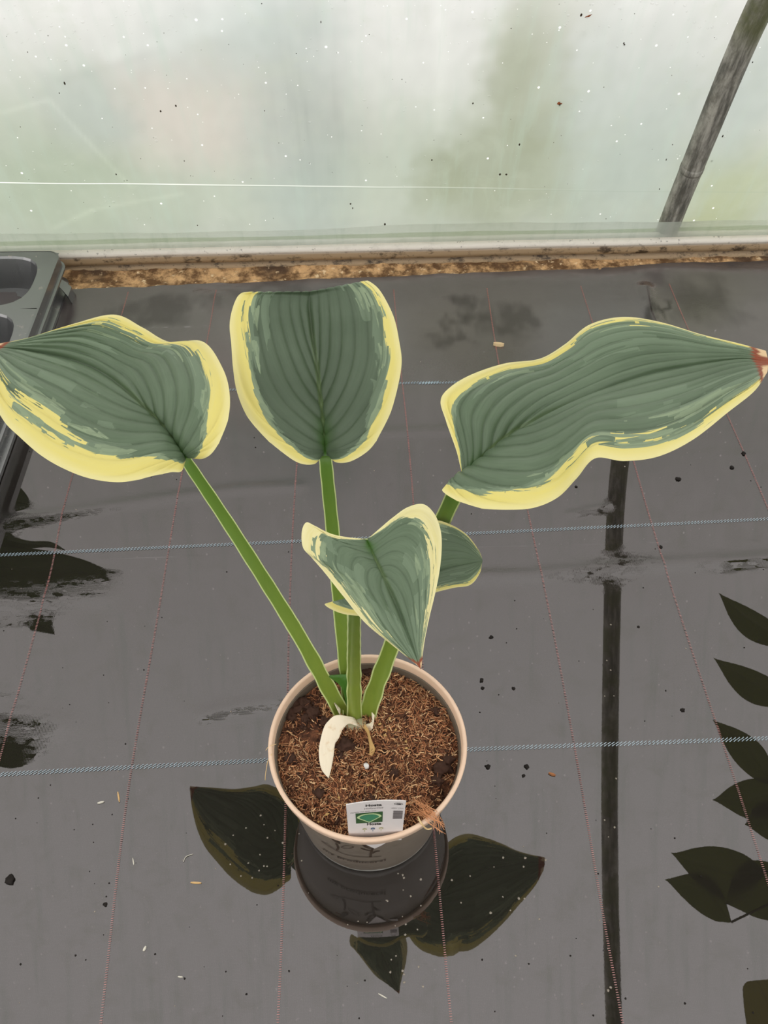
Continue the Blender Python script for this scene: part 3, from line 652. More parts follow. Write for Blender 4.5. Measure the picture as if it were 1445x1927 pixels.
# small young leaf sheath and the dried papery scales at the crown
def sheet_px(name, rows, mat, lab, par=hosta, bend=.002, nu=28, nv=10, thick=.0006):
    R = catmull(np.array([[G(*p) for p in r] for r in rows]), nu); v = []
    for i in range(nu):
        for j in range(nv+1):
            s = j/nv; a, b = R[i][0], R[i][-1]; p = a + (b-a)*s
            v.append(p + np.array([0, -.3, 1])*bend*4*s*(1-s) + np.array([0, 0, 1])*.0008*noise.noise(Vector((i*.5, j*.7, 3))))
    n = nv+1; f = [(i*n+j, i*n+j+1, (i+1)*n+j+1, (i+1)*n+j) for i in range(nu-1) for j in range(nv)]
    o = mesh_obj(name, v, f, mat, par, True, [(i/(nu-1), j/nv) for i in range(nu) for j in range(nv+1)]); o['label'] = lab
    md = o.modifiers.new('thickness', 'SOLIDIFY'); md.thickness = thick; return o
yg = flat('young_sheath_green', lin((72, 118, 42)), .4, .5, .3, 90)
pap = NT('dry_papery_scale'); _c = pap.coord()
pap.set(pap.mix(pap.ramp(pap.noise(_c, 70, 3), .55, .75), lin((240, 226, 202)), lin((214, 176, 126))), .6, .3); pap.bump(pap.noise(pap.scale(_c, (3, 1, 1)), 160, 3), .4, .001)
tan = flat('tan_scale', lin((196, 158, 100)), .6, .3, .25, 90)
sheet_px('young_sheath', [((619, 1273, .196), (622, 1272, .196)), ((640, 1290, .180), (648, 1269, .188)), ((648, 1310, .165), (659, 1274, .182)), ((655, 1340, .140), (662, 1340, .140))], yg, 'folded green sheath between the stalks')
CC = lambda *r: r
sheet_px('dry_scale', [((667, 1351, .1440), (676, 1368, .1400)), ((650, 1347, .1560), (658, 1362, .1480)), ((632, 1346, .1620), (650, 1366, .1520)), ((618, 1356, .1600), (644, 1374, .1500)), ((609, 1370, .1560), (638, 1388, .1480)), ((603, 1392, .1500), (634, 1394, .1455)), ((600, 1410, .1460), (630, 1401, .1440)), ((601, 1432, .1430), (628, 1420, .1420)), ((607, 1452, .1410), (624, 1442, .1405)), ((618, 1464, .1385), (619, 1464, .1385))], pap.m, 'curled cream papery scale folded forward over the soil', bend=.0004, thick=.0003)
sheet_px('dry_scale', [((616, 1308, .152), (640, 1335, .150)), ((626, 1316, .156), (640, 1345, .150)), ((640, 1345, .146), (646, 1356, .144))], pap.m, 'small cream scale behind the left stalk')
sheet_px('dry_scale', [((686, 1362, .147), (684, 1370, .144)), ((694, 1374, .146), (690, 1380, .143)), ((699, 1392, .143), (694, 1396, .141)), ((706, 1410, .140), (695, 1412, .140)), ((700, 1424, .137), (694, 1420, .137))], tan, 'thin tan scale curling down from the crown', bend=.001)
sheet_px('dry_scale', [((700, 1340, .150), (704, 1345, .150)), ((700, 1358, .146), (700, 1372, .142)), ((688, 1364, .142), (692, 1374, .139))], pap.m, 'pale scale to the right of the crown', bend=.001)
cr = MB(); cv_, cf_ = lumpy(G(672, 1366, .133), .0085, 5.5, 3, .15, (1.5, 1, .9)); cr.add(cv_, cf_)
cr.build('crown', flat('pale_crown', lin((178, 172, 140)), .5, .4, .2), hosta)['label'] = 'pale swollen crown at the base of the stalks'

# ------------------------------------------------------------------ POT
PC = np.array([-.0025, .351]); RT, ZT, RB = .0940, .150, .0745
pot = thing('plant_pot', 'round beige plastic plant pot with brown plant drawings, standing in shallow water', 'pot', (PC[0], PC[1], 0))
pm_ = NT('beige_pot_plastic'); _c = pm_.coord(); _sx = pm_.n('ShaderNodeSeparateXYZ'); pm_.l(_c, _sx.inputs[0])
_col = pm_.mix(pm_.noise(_c, 25, 4), (.125, .098, .072), (.165, .130, .098))
_col = pm_.mix(pm_.math('MULTIPLY', pm_.ramp(pm_.noise(_c, 90, 5), .62, .72), .5), _col, (.07, .05, .035))
_foot_band = pm_.math('MULTIPLY', pm_.ramp(pm_.math('ADD', _sx.outputs[2], pm_.math('MULTIPLY', pm_.noise(_c, 45, 3), -.012)), .006, .001), .8)  # irregular pale grey band round the foot of the pot
_col = pm_.mix(_foot_band, _col, lin((176, 174, 170)))
pm_.set(_col, .45, .45)
def lathe(name, prof, mat, par, n=96, zoff=0):
    v = []; m = len(prof)
    for i in range(n):
        a = 2*math.pi*i/n
        for r, z in prof: v.append((PC[0]+r*math.cos(a), PC[1]+r*math.sin(a), z))
    f = [(i*m+j, ((i+1) % n)*m+j, ((i+1) % n)*m+j+1, i*m+j+1) for i in range(n) for j in range(m-1)]
    return mesh_obj(name, v, f, mat, par)
def rwall(z): return RB + (.0893-RB)*min(1, max(0, (z-.006)/.134))
lathe('pot_body', [(0, .0015), (RB-.006, .0015), (RB-.002, .0012), (RB, .006), (rwall(.05), .05), (rwall(.09), .09), (rwall(.14), .140), (.0885, .141), (rwall(.14)-.0016, .139), (rwall(.09)-.0016, .09), (RB-.002, .01), (0, .006)], pm_.m, pot)
rimm = flat('pale_pot_rim', lin((228, 196, 170)), .45, .45, .06, 50)
lathe('pot_rim', [(.0885, .137), (.0912, .1365), (.0925, .138), (.0935, .146), (.0940, .1490), (.0932, .1505), (.0908, .1508), (.0898, .1495), (.0885, .137)], rimm, pot)['label'] = 'pale rounded rim of the pot'
# print on the pot
def cone(px, py, off=.0004):
    d = ray(px, py); lo, hi = None, None
    for s in np.linspace(.4, 1.4, 4000):
        P = _C + d*s
        if P[2] < .16 and math.hypot(P[0]-PC[0], P[1]-PC[1]) <= rwall(P[2])+off and P[2] < .1365: return P
        if P[2] < 0: break
    return None
def stroke(mb, pts, w):
    Q = [cone(*p) for p in pts]; Q = [q for q in Q if q is not None]
    if len(Q) < 2: return
    Q = catmull(Q, max(2, len(Q)*5)); Q2 = []
    for q in Q:
        r = rwall(q[2])+.0006; a = math.atan2(q[1]-PC[1], q[0]-PC[0]); Q2.append((PC[0]+r*math.cos(a), PC[1]+r*math.sin(a), q[2]))
    k = len(Q2); v = []
    for i, q in enumerate(Q2):
        t = Vector(Q2[min(i+1, k-1)])-Vector(Q2[max(i-1, 0)]); t.normalize(); n = Vector((q[0]-PC[0], q[1]-PC[1], .0)).normalized(); s = t.cross(n)
        ww = w/2*(1 if 0 < i < k-1 else .4)
        v += [tuple(Vector(q)+s*ww), tuple(Vector(q)-s*ww)]
    mb.add(v, [(2*i, 2*i+1, 2*i+3, 2*i+2) for i in range(k-1)])
ink = flat('brown_print', lin((62, 46, 34)), .6, .3, .1)
mb = MB()
stroke(mb, [(604, 1582), (620, 1593), (636, 1602), (655, 1609), (675, 1612), (700, 1612.5), (718, 1611)], .0011)
stroke(mb, [(606, 1583), (616, 1589), (626, 1596)], .0009)
stroke(mb, [(632, 1587), (635, 1592), (636, 1597), (633, 1600)], .0022)
for k in range(5):
    stroke(mb, [(619+k, 1574+k*.6), (626+k, 1577+k*1.4), (634+k*.8, 1583+k*.9), (639, 1586)], .0024)
stroke(mb, [(642, 1594), (650, 1591.5), (660, 1592), (665, 1594), (656, 1596.5), (645, 1596), (642, 1594)], .0009)
stroke(mb, [(697, 1613), (698, 1606), (700, 1599), (702, 1594)], .0024)
for a, b in (((679, 1596), (698, 1601)), ((684, 1592), (700, 1597)), ((682, 1589), (696, 1593))):
    stroke(mb, [a, ((a[0]+b[0])/2, (a[1]+b[1])/2+1), b], .0018)
stroke(mb, [(700, 1606), (708, 1602), (715, 1601)], .0022); stroke(mb, [(704, 1594), (716, 1591), (724, 1586)], .0016)
o = mb.build('printed_drawing', ink, pot); o['label'] = 'dark brown line drawing of seedlings on a wavy line'
def text_mesh(s, size, bold=False):
    cu = bpy.data.curves.new('lettering', 'FONT'); cu.body = s; cu.size = size; cu.align_x = 'LEFT'; cu.resolution_u = 2
    if bold: cu.offset = size*.025
    ob = bpy.data.objects.new('lettering', cu); C.collection.objects.link(ob)
    dg = bpy.context.evaluated_depsgraph_get(); me = ob.evaluated_get(dg).to_mesh()
    v = [tuple(q.co) for q in me.vertices]; f = [tuple(p.vertices) for p in me.polygons]
    ob.evaluated_get(dg).to_mesh_clear(); bpy.data.objects.remove(ob); bpy.data.curves.remove(cu)
    return v, f
v, f = text_mesh('my producers!', .0115, True); q0 = cone(608, 1598); q1 = cone(726, 1619)
a0 = math.atan2(q0[1]-PC[1], q0[0]-PC[0]); a1 = math.atan2(q1[1]-PC[1], q1[0]-PC[0]); xm = max(p[0] for p in v)
vv = []
for x, y, z in v:
    a = a0 + (a1-a0)*x/xm; zz = q0[2] + (q1[2]-q0[2])*x/xm + y*.9; r = rwall(zz)+.0008; vv.append((PC[0]+r*math.cos(a), PC[1]+r*math.sin(a), zz))
mesh_obj('printed_lettering', vv, f, ink, pot, False)['label'] = 'dark brown lettering under the drawing'

# soil
SZ0 = .133
soil = thing('potting_soil', 'brown fibrous potting soil filling the beige pot', 'soil', (PC[0], PC[1], SZ0-.02))
so = NT('peaty_soil'); _c = so.coord()
_col = so.mix(so.ramp(so.noise(_c, 120, 6, .7), .35, .68), lin((58, 36, 27)), lin((140, 92, 66)))
_col = so.mix(so.ramp(so.noise(_c, 420, 3), .58, .72), _col, lin((168, 112, 76)))
so.set(_col, .8, .25); so.bump(so.noise(_c, 420, 5, .7), .9, .003)
def sh(x, y):
    r = math.hypot(x-PC[0], y-PC[1]); h = SZ0 + .0035*noise.noise(Vector((x*38, y*38, 0))) + .0022*noise.noise(Vector((x*110, y*110, 2)))
    h += .006*math.exp(-((x-.0)**2+(y-.37)**2)/.0008) - .006*max(0, (r-.06)/.028)**2*.6
    if x > .05: h -= .008*math.exp(-((x-.074)**2+(y-.30)**2)/.0003)
    return h
v = [(PC[0], PC[1], sh(*PC))]; f = []; nr, na = 60, 150
for i in range(1, nr+1):
    for j in range(na):
        r = .0880*i/nr; a = 2*math.pi*j/na; x, y = PC[0]+r*math.cos(a), PC[1]+r*math.sin(a); v.append((x, y, sh(x, y)))
f = [(0, 1+j, 1+(j+1) % na) for j in range(na)] + [(1+(i-1)*na+j, 1+i*na+j, 1+i*na+(j+1) % na, 1+(i-1)*na+(j+1) % na) for i in range(1, nr) for j in range(na)]
v += [(PC[0]+.084*math.cos(2*math.pi*j/na), PC[1]+.084*math.sin(2*math.pi*j/na), SZ0-.03) for j in range(na)]; b0 = 1+(nr-1)*na; b1 = 1+nr*na
f += [(b0+j, b1+j, b1+(j+1) % na, b0+(j+1) % na) for j in range(na)] + [tuple(b1+j for j in range(na))]
mesh_obj('soil_surface', v, f, so.m, soil)
fib = NT('soil_fibre'); _at = fib.n('ShaderNodeAttribute'); _at.attribute_name = 'tint'; fib.l(_at.outputs['Color'], fib.p.inputs['Base Color']); fib.set(None, .65, .3)
FC = [lin(c) for c in ((222, 170, 122), (196, 138, 96), (170, 112, 76), (144, 94, 66), (236, 196, 150), (112, 72, 52), (160, 100, 66), (208, 148, 104))]
mb = MB()
def clump(x, y): return .5+.9*noise.noise(Vector((x*45, y*45, 11)))
cnt = 0
while cnt < 7200:
    r = .0865*math.sqrt(rnd.random()); a = rnd.uniform(0, 2*math.pi); x, y = PC[0]+r*math.cos(a), PC[1]+r*math.sin(a)
    dens = .55 + clump(x, y)*.6
    if (x < -.045 and y > .36) or (x > .055 and y < .315): dens *= .3
    if rnd.random() > dens: continue
    cnt += 1
    L = rnd.uniform(.003, .009)*(1.5 if rnd.random() < .08 else 1); a = rnd.uniform(0, 2*math.pi); z = sh(x, y)+rnd.uniform(-.0004, .0028); cu = rnd.uniform(-1.6, 1.6); pts = []
    tz = rnd.uniform(-.35, .5); k = 4
    for i in range(k):
        pts.append((x, y, z)); a += cu/k; x += math.cos(a)*L/k; y += math.sin(a)*L/k; z += tz*L/k
        if math.hypot(x-PC[0], y-PC[1]) > .0872: break
    if len(pts) < 2: continue
    c = rnd.choice(FC); g = rnd.uniform(.7, 1.25); mb.tube(pts, rnd.uniform(.00018, .00058), 3, tuple(q*g for q in c), cap=False)
o = stuff(mb.build('coir_fibres', fib.m, soil)); o['label'] = 'tangled tan coir fibres covering the soil'
cl = flat('dark_soil_clod', lin((66, 44, 34)), .85, .25, .5, 300)
for i, (px, py, r) in enumerate([(557, 1330, .0085), (572, 1322, .0075), (590, 1338, .0065), (548, 1345, .0055), (574, 1352, .005), (690, 1255, .007), (672, 1262, .005), (612, 1355, .005), (650, 1400, .008), (640, 1420, .005), (832, 1440, .008), (845, 1425, .006), (822, 1465, .006), (600, 1490, .006), (740, 1450, .005), (822, 1335, .0045), (545, 1425, .006), (700, 1500, .004)]):
    p = G(px, py, .138); p[2] = sh(p[0], p[1])+r*.3; vv, ff_ = lumpy(p, r*.9, i*1.7, 3, .9, (1, 1, .6)); mesh_obj('soil_clod', vv, ff_, cl, soil)
mb = MB()
for i in range(260):
    r = .084*math.sqrt(rnd.random()); a = rnd.uniform(0, 6.28); x, y = PC[0]+r*math.cos(a), PC[1]+r*math.sin(a); vv, ff_ = lumpy((x, y, sh(x, y)+.0004), rnd.uniform(.0009, .0026), i*.7, 1, .4); mb.add(vv, ff_)
stuff(mb.build('soil_crumbs', cl, soil))
# pale chaff, perlite crumb, orange coir tuft over the rim
mb = MB()
for (px, py) in [(718, 1362), (722, 1372), (735, 1350), (742, 1375), (728, 1385), (765, 1398), (768, 1408), (690, 1478), (697, 1470), (640, 1500), (610, 1535), (600, 1545)]:
    p = G(px, py, .140); a = rnd.uniform(0, 6.28)
    q = p + np.array([math.cos(a), math.sin(a), .3])*rnd.uniform(.002, .005); mb.tube([p, (p+q)/2+[0, 0, .001], q], [.0004, .0014, .0003], 4)
stuff(mb.build('pale_chaff', tan, soil))
vv, ff_ = lumpy(G(689, 1441, .139), .0028, 3, 2, .5); mesh_obj('perlite_grain', vv, ff_, flat('white_perlite', lin((226, 222, 218)), .8, .3, .05), soil)['label'] = 'single white perlite grain'
of = flat('orange_coir', lin((222, 158, 112)), .7, .3, .3, 200)
mb = MB()
for i in range(48):
    a = G(rnd.uniform(772, 800), rnd.uniform(1500, 1535), .143); b = G(rnd.uniform(800, 826), rnd.uniform(1528, 1548), .1545); c = G(rnd.uniform(812, 842), rnd.uniform(1542, 1570), .147)
    c[:2] += 0; m1 = (a+b)/2 + np.array([0, 0, .004*rnd.random()]); pts = catmull([a, m1, b, c] if rnd.random() < .6 else [a, m1, b], 8); mb.tube(pts, rnd.uniform(.0001, .00022), 3, cap=False)
stuff(mb.build('orange_coir_tuft', of, soil))['label'] = 'orange tuft of coir hanging over the right front of the rim'
pr_ = flat('pale_root', lin((220, 190, 140)), .6, .3, .15, 200)
def root_thread(pts, lab, r=.0006):
    mb = MB(); mb.tube(catmull([G(*p) for p in pts], 14), r, 5); mb.build('root_thread', pr_, soil)['label'] = lab
root_thread([(786, 1537, .1530), (793, 1550, .1520), (803, 1560, .1400), (812, 1559, .138)], 'pale rootlet hooked over the front of the rim', .0008)
root_thread([(512, 1418, .1525), (504, 1432, .145), (500, 1455, .135), (499, 1468, .128)], 'pale rootlet hanging over the left of the rim', .0004)
root_thread([(520, 1400, .1525), (506, 1405, .150), (500, 1412, .146)], 'short fine rootlet over the left of the rim', .0003)

# ------------------------------------------------------------------ TAG
TY = .2655
def T(px, py): return AY(px, py, TY + (1571-py)*.00004)
tg = thing('plant_tag', 'white plant label with a leaf picture and barcode stuck in the front of the soil', 'plant label', tuple(T(705, 1566)))
TLc, TRc, BLc, BRc = T(651, 1514), T(764, 1507), T(656, 1571), T(757, 1566)
def tp(s, t, off=.0):                    # s, t across and up the card
    top = TLc + (TRc-TLc)*s + np.array([0, 0, .0045])*4*s*(1-s)*1.0; bot = BLc + (BRc-BLc)*s
    return bot + (top-bot)*t + np.array([0, -1, 0.02])*off
wc = flat('white_label_card', lin((222, 214, 212)), .4, .5, .02)
v = []; ns, nt_ = 16, 6
for o_ in (0.0004, -.0004):
    for j in range(nt_+1):
        for i in range(ns+1): v.append(tp(i/ns, -.25+1.25*j/nt_, o_))
m = ns+1; f = []; K = m*(nt_+1)
for j in range(nt_):
    for i in range(ns): f += [(j*m+i, j*m+i+1, (j+1)*m+i+1, (j+1)*m+i), (K+j*m+i, K+(j+1)*m+i, K+(j+1)*m+i+1, K+j*m+i+1)]
bd = [i for i in range(m)] + [j*m+ns for j in range(1, nt_+1)] + [nt_*m+i for i in range(ns-1, -1, -1)] + [j*m for j in range(nt_-1, 0, -1)]
f += [(bd[(i+1) % len(bd)], bd[i], K+bd[i], K+bd[(i+1) % len(bd)]) for i in range(len(bd))]
mesh_obj('card', v, f, wc, tg, False)
def pr(name, pts, mat, off=.0007, lab=None):
    o = mesh_obj(name, [tp(s, t, off) for s, t in pts], [tuple(range(len(pts)))], mat, tg, False)
    if lab: o['label'] = lab
    return o
blk = flat('black_print', lin((28, 26, 26)), .5, .3, .05); gry = flat('grey_print', lin((120, 112, 112)), .5, .3, .05)
def tx(s, s0, t0, s1, h, mat, bold=True):
    v, f = text_mesh(s, 1.0, bold); xm = max(p[0] for p in v); ym = .72
    slope = 0.0
    mesh_obj('printed_lettering', [tp(s0+(s1-s0)*x/xm, t0+h*y/ym + slope*x, .0007) for x, y, z in v], f, mat, tg, False)
tx('Hosta', .32, .865, .60, .065, blk); tx('Hollywood', .30, .79, .62, .045, gry, False); tx('Hartlelie met witte rand', .06, .715, .50, .035, gry, False); tx('Hosta', .34, .30, .60, .075, blk)
pr('leaf_picture', [(.15, .38), (.62, .38), (.62, .695), (.15, .695)], flat('picture_dark_green', lin((40, 84, 40)), .45, .4, .5, 900), .0006, 'small green leaf picture on the label')
hp = [(.5+.46*math.copysign(abs(math.cos(a))**.9, math.cos(a)), .58+.36*math.sin(a) if math.sin(a) > 0 else .58-.56*(1-abs(math.cos(a)))) for a in np.linspace(0, 2*math.pi, 36, endpoint=False)]
def inpic(p, k=1): return (.15+.47*(.5+(p[0]-.5)*k), .385+.30*(.5+(p[1]-.5)*k))
pr('picture_leaf_edge', [inpic(p) for p in hp], flat('picture_cream', lin((196, 216, 160)), .45, .4, .1), .0008)
pr('picture_leaf', [inpic(p, .80) for p in hp], flat('picture_green', lin((56, 128, 92)), .45, .4, .25, 700), .0010)
mb = MB(); tt = .47
hs = [.03, .012, .045, .02, .03, .012, .04, .012, .02, .03]
for i, h in enumerate(hs):
    q = [(.80, tt), (.965, tt), (.965, tt+h*.75), (.80, tt+h*.75)]; mb.add([tp(s, t, .0007) for s, t in q], [(0, 1, 2, 3)]); tt += h*.75+.006
mb.build('barcode', gry, tg, False)['label'] = 'grey printed barcode'
ov = [(.88+.075*math.cos(a), .915+.028*math.sin(a)) for a in np.linspace(0, 2*math.pi, 24, endpoint=False)]; ov2 = [(.88+.067*math.cos(a), .915+.020*math.sin(a)) for a in np.linspace(0, 2*math.pi, 24, endpoint=False)]
mb = MB(); mb.add([tp(s, t, .0007) for s, t in ov+ov2], [(i, (i+1) % 24, 24+(i+1) % 24, 24+i) for i in range(24)]); mb.build('oval_mark', blk, tg, False)
tx('CM', .845, .897, .915, .032, blk)
tx('4005 1320', .76, .775, .97, .03, gry, False)
for s, c in ((.30, lin((176, 176, 130))), (.45, lin((60, 92, 130))), (.60, lin((186, 182, 140)))):
    fm_ = flat('icon_ink', c, .5, .3, .1)
    mb = MB()
    for k in range(5):
        a = math.pi*(k+.0)/4; cx_, cy_ = s+.028*math.cos(a), .175+.028*math.sin(a)
        mb.add([tp(cx_+.014*math.cos(b), cy_+.016*math.sin(b), .0007) for b in np.linspace(0, 6.28, 7)[:-1]], [tuple(range(6))])
    mb.add([tp(s-.005, .10, .0007), tp(s+.005, .10, .0007), tp(s+.005, .175, .0007), tp(s-.005, .175, .0007)], [(0, 1, 2, 3)])
    mb.build('printed_icon', fm_, tg, False)
q = [cone(*p, .0012) for p in ((685, 1588), (728, 1585), (718, 1591), (705, 1597))]
q2 = [p + np.array([0, .0015, 0]) for p in q]
mesh_obj('label_point', q + q2, [(0, 1, 2, 3), (7, 6, 5, 4), (0, 4, 5, 1), (1, 5, 6, 2), (2, 6, 7, 3), (3, 7, 4, 0)], wc, tg, False)['label'] = 'white point of the label showing through the pot wall'

# ------------------------------------------------------------------ TRAY at the left
bt = NT('black_tray_plastic'); _c = bt.coord()
bt.set(bt.mix(bt.ramp(bt.noise(_c, 60, 4), .64, .72), (.075, .075, .077), (.15, .13, .12)), .26, ior=2.8); bt.bump(bt.noise(_c, 200, 3), .1, .001)
ZT_ = .062
c0 = G(103, 497, ZT_); c1 = G(47, 642, ZT_)
dirv = (c1-c0)[:2]; dirv /= np.linalg.norm(dirv); sid = np.array([dirv[1], -dirv[0]])   # sid points left
if sid[0] > 0: sid = -sid
org = np.array([c0[0], c0[1]]) - 0*dirv
tray = thing('carrier_tray', 'black plastic plant carrier tray with rounded cells, in the left corner by the wall', 'tray', (float(org[0]), float(org[1]), 0))
def tw(a, b, z): p = org + dirv*a + sid*b; return (p[0], p[1], z)
CW, NA, NB = .158, 4, 3
def cell_ring(ci, cj, half, n=32, pw=3.6):
    ca, cb_ = CW*(ci+.5)-.034, .016 + CW*(cj+.5); out = []
    for k in range(n):
        t = 2*math.pi*(k+.5)/n; c, s = math.cos(t), math.sin(t); r = half/((abs(c)**pw+abs(s)**pw)**(1/pw)); out.append((ca+r*c, cb_+r*s))
    return ca, cb_, out
mb = MB(); n = 32
A0, TA, TB = -.040, CW*NA-.028, CW*NB+.032
for ci in range(NA):
    for cj in range(NB):
        ca, cb_, rr = cell_ring(ci, cj, .071, pw=3.0)
        # square border vertices matched to the ring
        sq = []
        a_lo = A0 if ci == 0 else ca-CW/2; a_hi = TA if ci == NA-1 else ca+CW/2; b_lo = 0 if cj == 0 else cb_-CW/2; b_hi = TB if cj == NB-1 else cb_+CW/2
        for (x, y) in rr:
            dx, dy = x-ca, y-cb_; k = min((a_hi-ca)/dx if dx > 1e-9 else ((a_lo-ca)/dx if dx < -1e-9 else 1e9), (b_hi-cb_)/dy if dy > 1e-9 else ((b_lo-cb_)/dy if dy < -1e-9 else 1e9))
            sq.append((ca+dx*k, cb_+dy*k))
        v = [tw(x, y, ZT_) for x, y in sq] + [tw(x, y, ZT_) for x, y in rr]
        _, _, r2 = cell_ring(ci, cj, .0690, pw=3.0); _, _, r3 = cell_ring(ci, cj, .058, pw=2.6); _, _, r4 = cell_ring(ci, cj, .040, pw=2)
        v += [tw(x, y, ZT_-.004) for x, y in r2] + [tw(x, y, .006) for x, y in r3] + [tw(x, y, .004) for x, y in r4]
        f = []
        for L_ in range(4):
            for k in range(n): f.append((L_*n+k, L_*n+(k+1) % n, (L_+1)*n+(k+1) % n, (L_+1)*n+k))
        mb.add(v, f)
mb.build('cell_plate', bt.m, tray, False)
# outer skirt with rounded corners
mb = MB(); rc = .022; out = []
for (ca, cb_, a0_) in ((A0+rc, rc, math.pi), (TA-rc, rc, 1.5*math.pi), (TA-rc, TB-rc, 0), (A0+rc, TB-rc, .5*math.pi)):
    for k in range(7): t = a0_+.5*math.pi*k/6; out.append((ca+rc*math.cos(t), cb_+rc*math.sin(t), math.cos(t), math.sin(t)))
v = []; levels = [(-.001, ZT_+.0006), (.002, ZT_-.001), (.003, ZT_-.020), (.007, ZT_-.021), (.007, ZT_-.024), (.000, ZT_-.026), (-.006, .012), (.004, .008), (.004, .002), (-.006, .002)]
for off, z in levels:
    for (a, b, na_, nb_) in out: v.append(tw(a+na_*off, b+nb_*off, z))
n = len(out); f = [(L_*n+k, L_*n+(k+1) % n, (L_+1)*n+(k+1) % n, (L_+1)*n+k) for L_ in range(len(levels)-1) for k in range(n)]
mb.add(v, f); mb.build('outer_skirt', bt.m, tray, False)
v = [tw(-.004, -.001, .030), tw(.020, -.003, .030), tw(.034, -.018, .020), tw(.006, -.018, .020), tw(.008, -.020, .002), tw(.032, -.020, .002)]
mesh_obj('corner_foot', v + [(x, y, z-.002) for x, y, z in v[:4]], [(0, 1, 2, 3), (3, 2, 5, 4), (0, 3, 4), (1, 5, 2)], bt.m, tray, False)['label'] = 'flared foot at the corner of the tray'

# ------------------------------------------------------------------ plants beside the view, seen mirrored in the wet floor
def simple_leaf_mat(name, c1, c2):
    t = NT(name); t.set(t.mix(t.noise(t.coord(), 30, 3), c1, c2), .5, .4)
    tr = t.n('ShaderNodeBsdfTranslucent'); tr.inputs[0].default_value = c2+(1,); ms = t.n('ShaderNodeMixShader', Fac=.3); t.l(t.p.outputs[0], ms.inputs[1]); t.l(tr.outputs[0], ms.inputs[2]); t.l(ms.outputs[0], t.out.inputs[0]); return t.m
bl_m = simple_leaf_mat('dark_bush_leaf', (.08, .11, .015), (.14, .17, .03))
def lance(parent, tip, base, w, z, droop=.0, side=0.0):
    """pointed leaf between two mirrored photograph points (tip, base) with width in metres"""
    A = GV(base[0], base[1], z+droop); B = GV(tip[0], tip[1], z); d = B-A; d2 = np.array([-d[1], d[0], 0]); d2 /= np.linalg.norm(d2); rows = []
    for t, k in ((0, .02), (.08, .35), (.2, .75), (.38, 1), (.55, .97), (.72, .70), (.86, .34), (.95, .10), (1, .01)):
        c = A + d*t + d2*side*math.sin(t*math.pi); rows.append([c-d2*w*k/2+[0, 0, .006*k], c, c+d2*w*k/2+[0, 0, .006*k]])
    v, f, uv = leaf_mesh(rows, 40, 10, .0003, .002, 4); return mesh_obj('leaf', v, f, bl_m, parent, True, uv), A
pv = thing('potted_shrub', 'leafy green shrub just right of the view, seen mirrored in the wet fabric', 'plant', (.80, .34, 0))
LV = [((1352, 1115), (1500, 1215), .050, .012), ((1342, 1238), (1500, 1320), .052, .010), ((1340, 1355), (1455, 1480), .045, -.010), ((1340, 1506), (1480, 1480), .052, .010), ((1401, 1552), (1500, 1540), .050, 0),
      ((1262, 1605), (1440, 1640), .060, .012), ((1250, 1655), (1375, 1735), .042, -.016), ((1362, 1700), (1500, 1650), .066, 0), ((1500, 1560), (1620, 1500), .06, 0), ((1520, 1700), (1640, 1560), .06, 0)]
bases = []
for tp_, bs_, w_, sd in LV:
    o, A = lance(pv, tp_, bs_, w_*1.2, .34, .004, sd); bases.append(A)
mb = MB(); cen = np.array([.80, .34, .02]); hub = np.array([.66, .36, .30])
mb.tube(catmull([cen, (cen+hub)/2+[.03, 0, .02], hub, GV(1500, 1400, .345)], 16), .004, 6)
for A in bases: mb.tube(catmull([hub, (hub+A)/2+[0, 0, .01], A], 7), .0016, 5)
mb.build('stem', flat('shrub_stem', lin((84, 78, 40)), .7), pv)
def side_pot(root, c, r=.08, h=.13):
    mb = MB(); prof_ = [(0, .002), (r*.8, .002), (r, h), (r*1.03, h), (r*1.03, h-.01), (r*.97, h+.001), (r*.95, h-.02), (0, h-.02)]; v = []; n = 40
    for i in range(n):
        a = 2*math.pi*i/n
        for rr, z in prof_: v.append((c[0]+rr*math.cos(a), c[1]+rr*math.sin(a), z))
    m = len(prof_); mb.add(v, [(i*m+j, ((i+1) % n)*m+j, ((i+1) % n)*m+j+1, i*m+j+1) for i in range(n) for j in range(m-1)]); return mb.build('pot', bt.m, root)
side_pot(pv, (.80, .34))
# yellowish leaf low right, bottom corner
pg = thing('hosta_plant', 'second hosta beyond the lower right corner, seen only as an olive mirrored leaf', 'plant', (.62, .02, 0))
rows = [[GV(a[0], a[1], .30), GV(b[0], b[1], .298), GV(c[0], c[1], .30)] for a, b, c in (((1470, 2010), (1475, 2010), (1480, 2005)), ((1425, 1990), (1460, 1975), (1500, 1960)), ((1408, 1950), (1450, 1930), (1500, 1910)), ((1399, 1895), (1440, 1885), (1490, 1880)), ((1397, 1858), (1430, 1853), (1470, 1850)), ((1405, 1846), (1420, 1844), (1445, 1842)))]
v, f, uv = leaf_mesh(rows, 50, 20, .001, .002); mesh_obj('leaf', v, f, simple_leaf_mat('olive_leaf', (.26, .24, .05), (.36, .32, .08)), pg, True, uv)
mb = MB(); mb.tube(catmull([(.62, .02, .02), (.58, .05, .18), tuple(GV(1476, 2008, .299))], 10), .004, 6); mb.build('leaf_stalk', STALK, pg); side_pot(pg, (.62, .02))
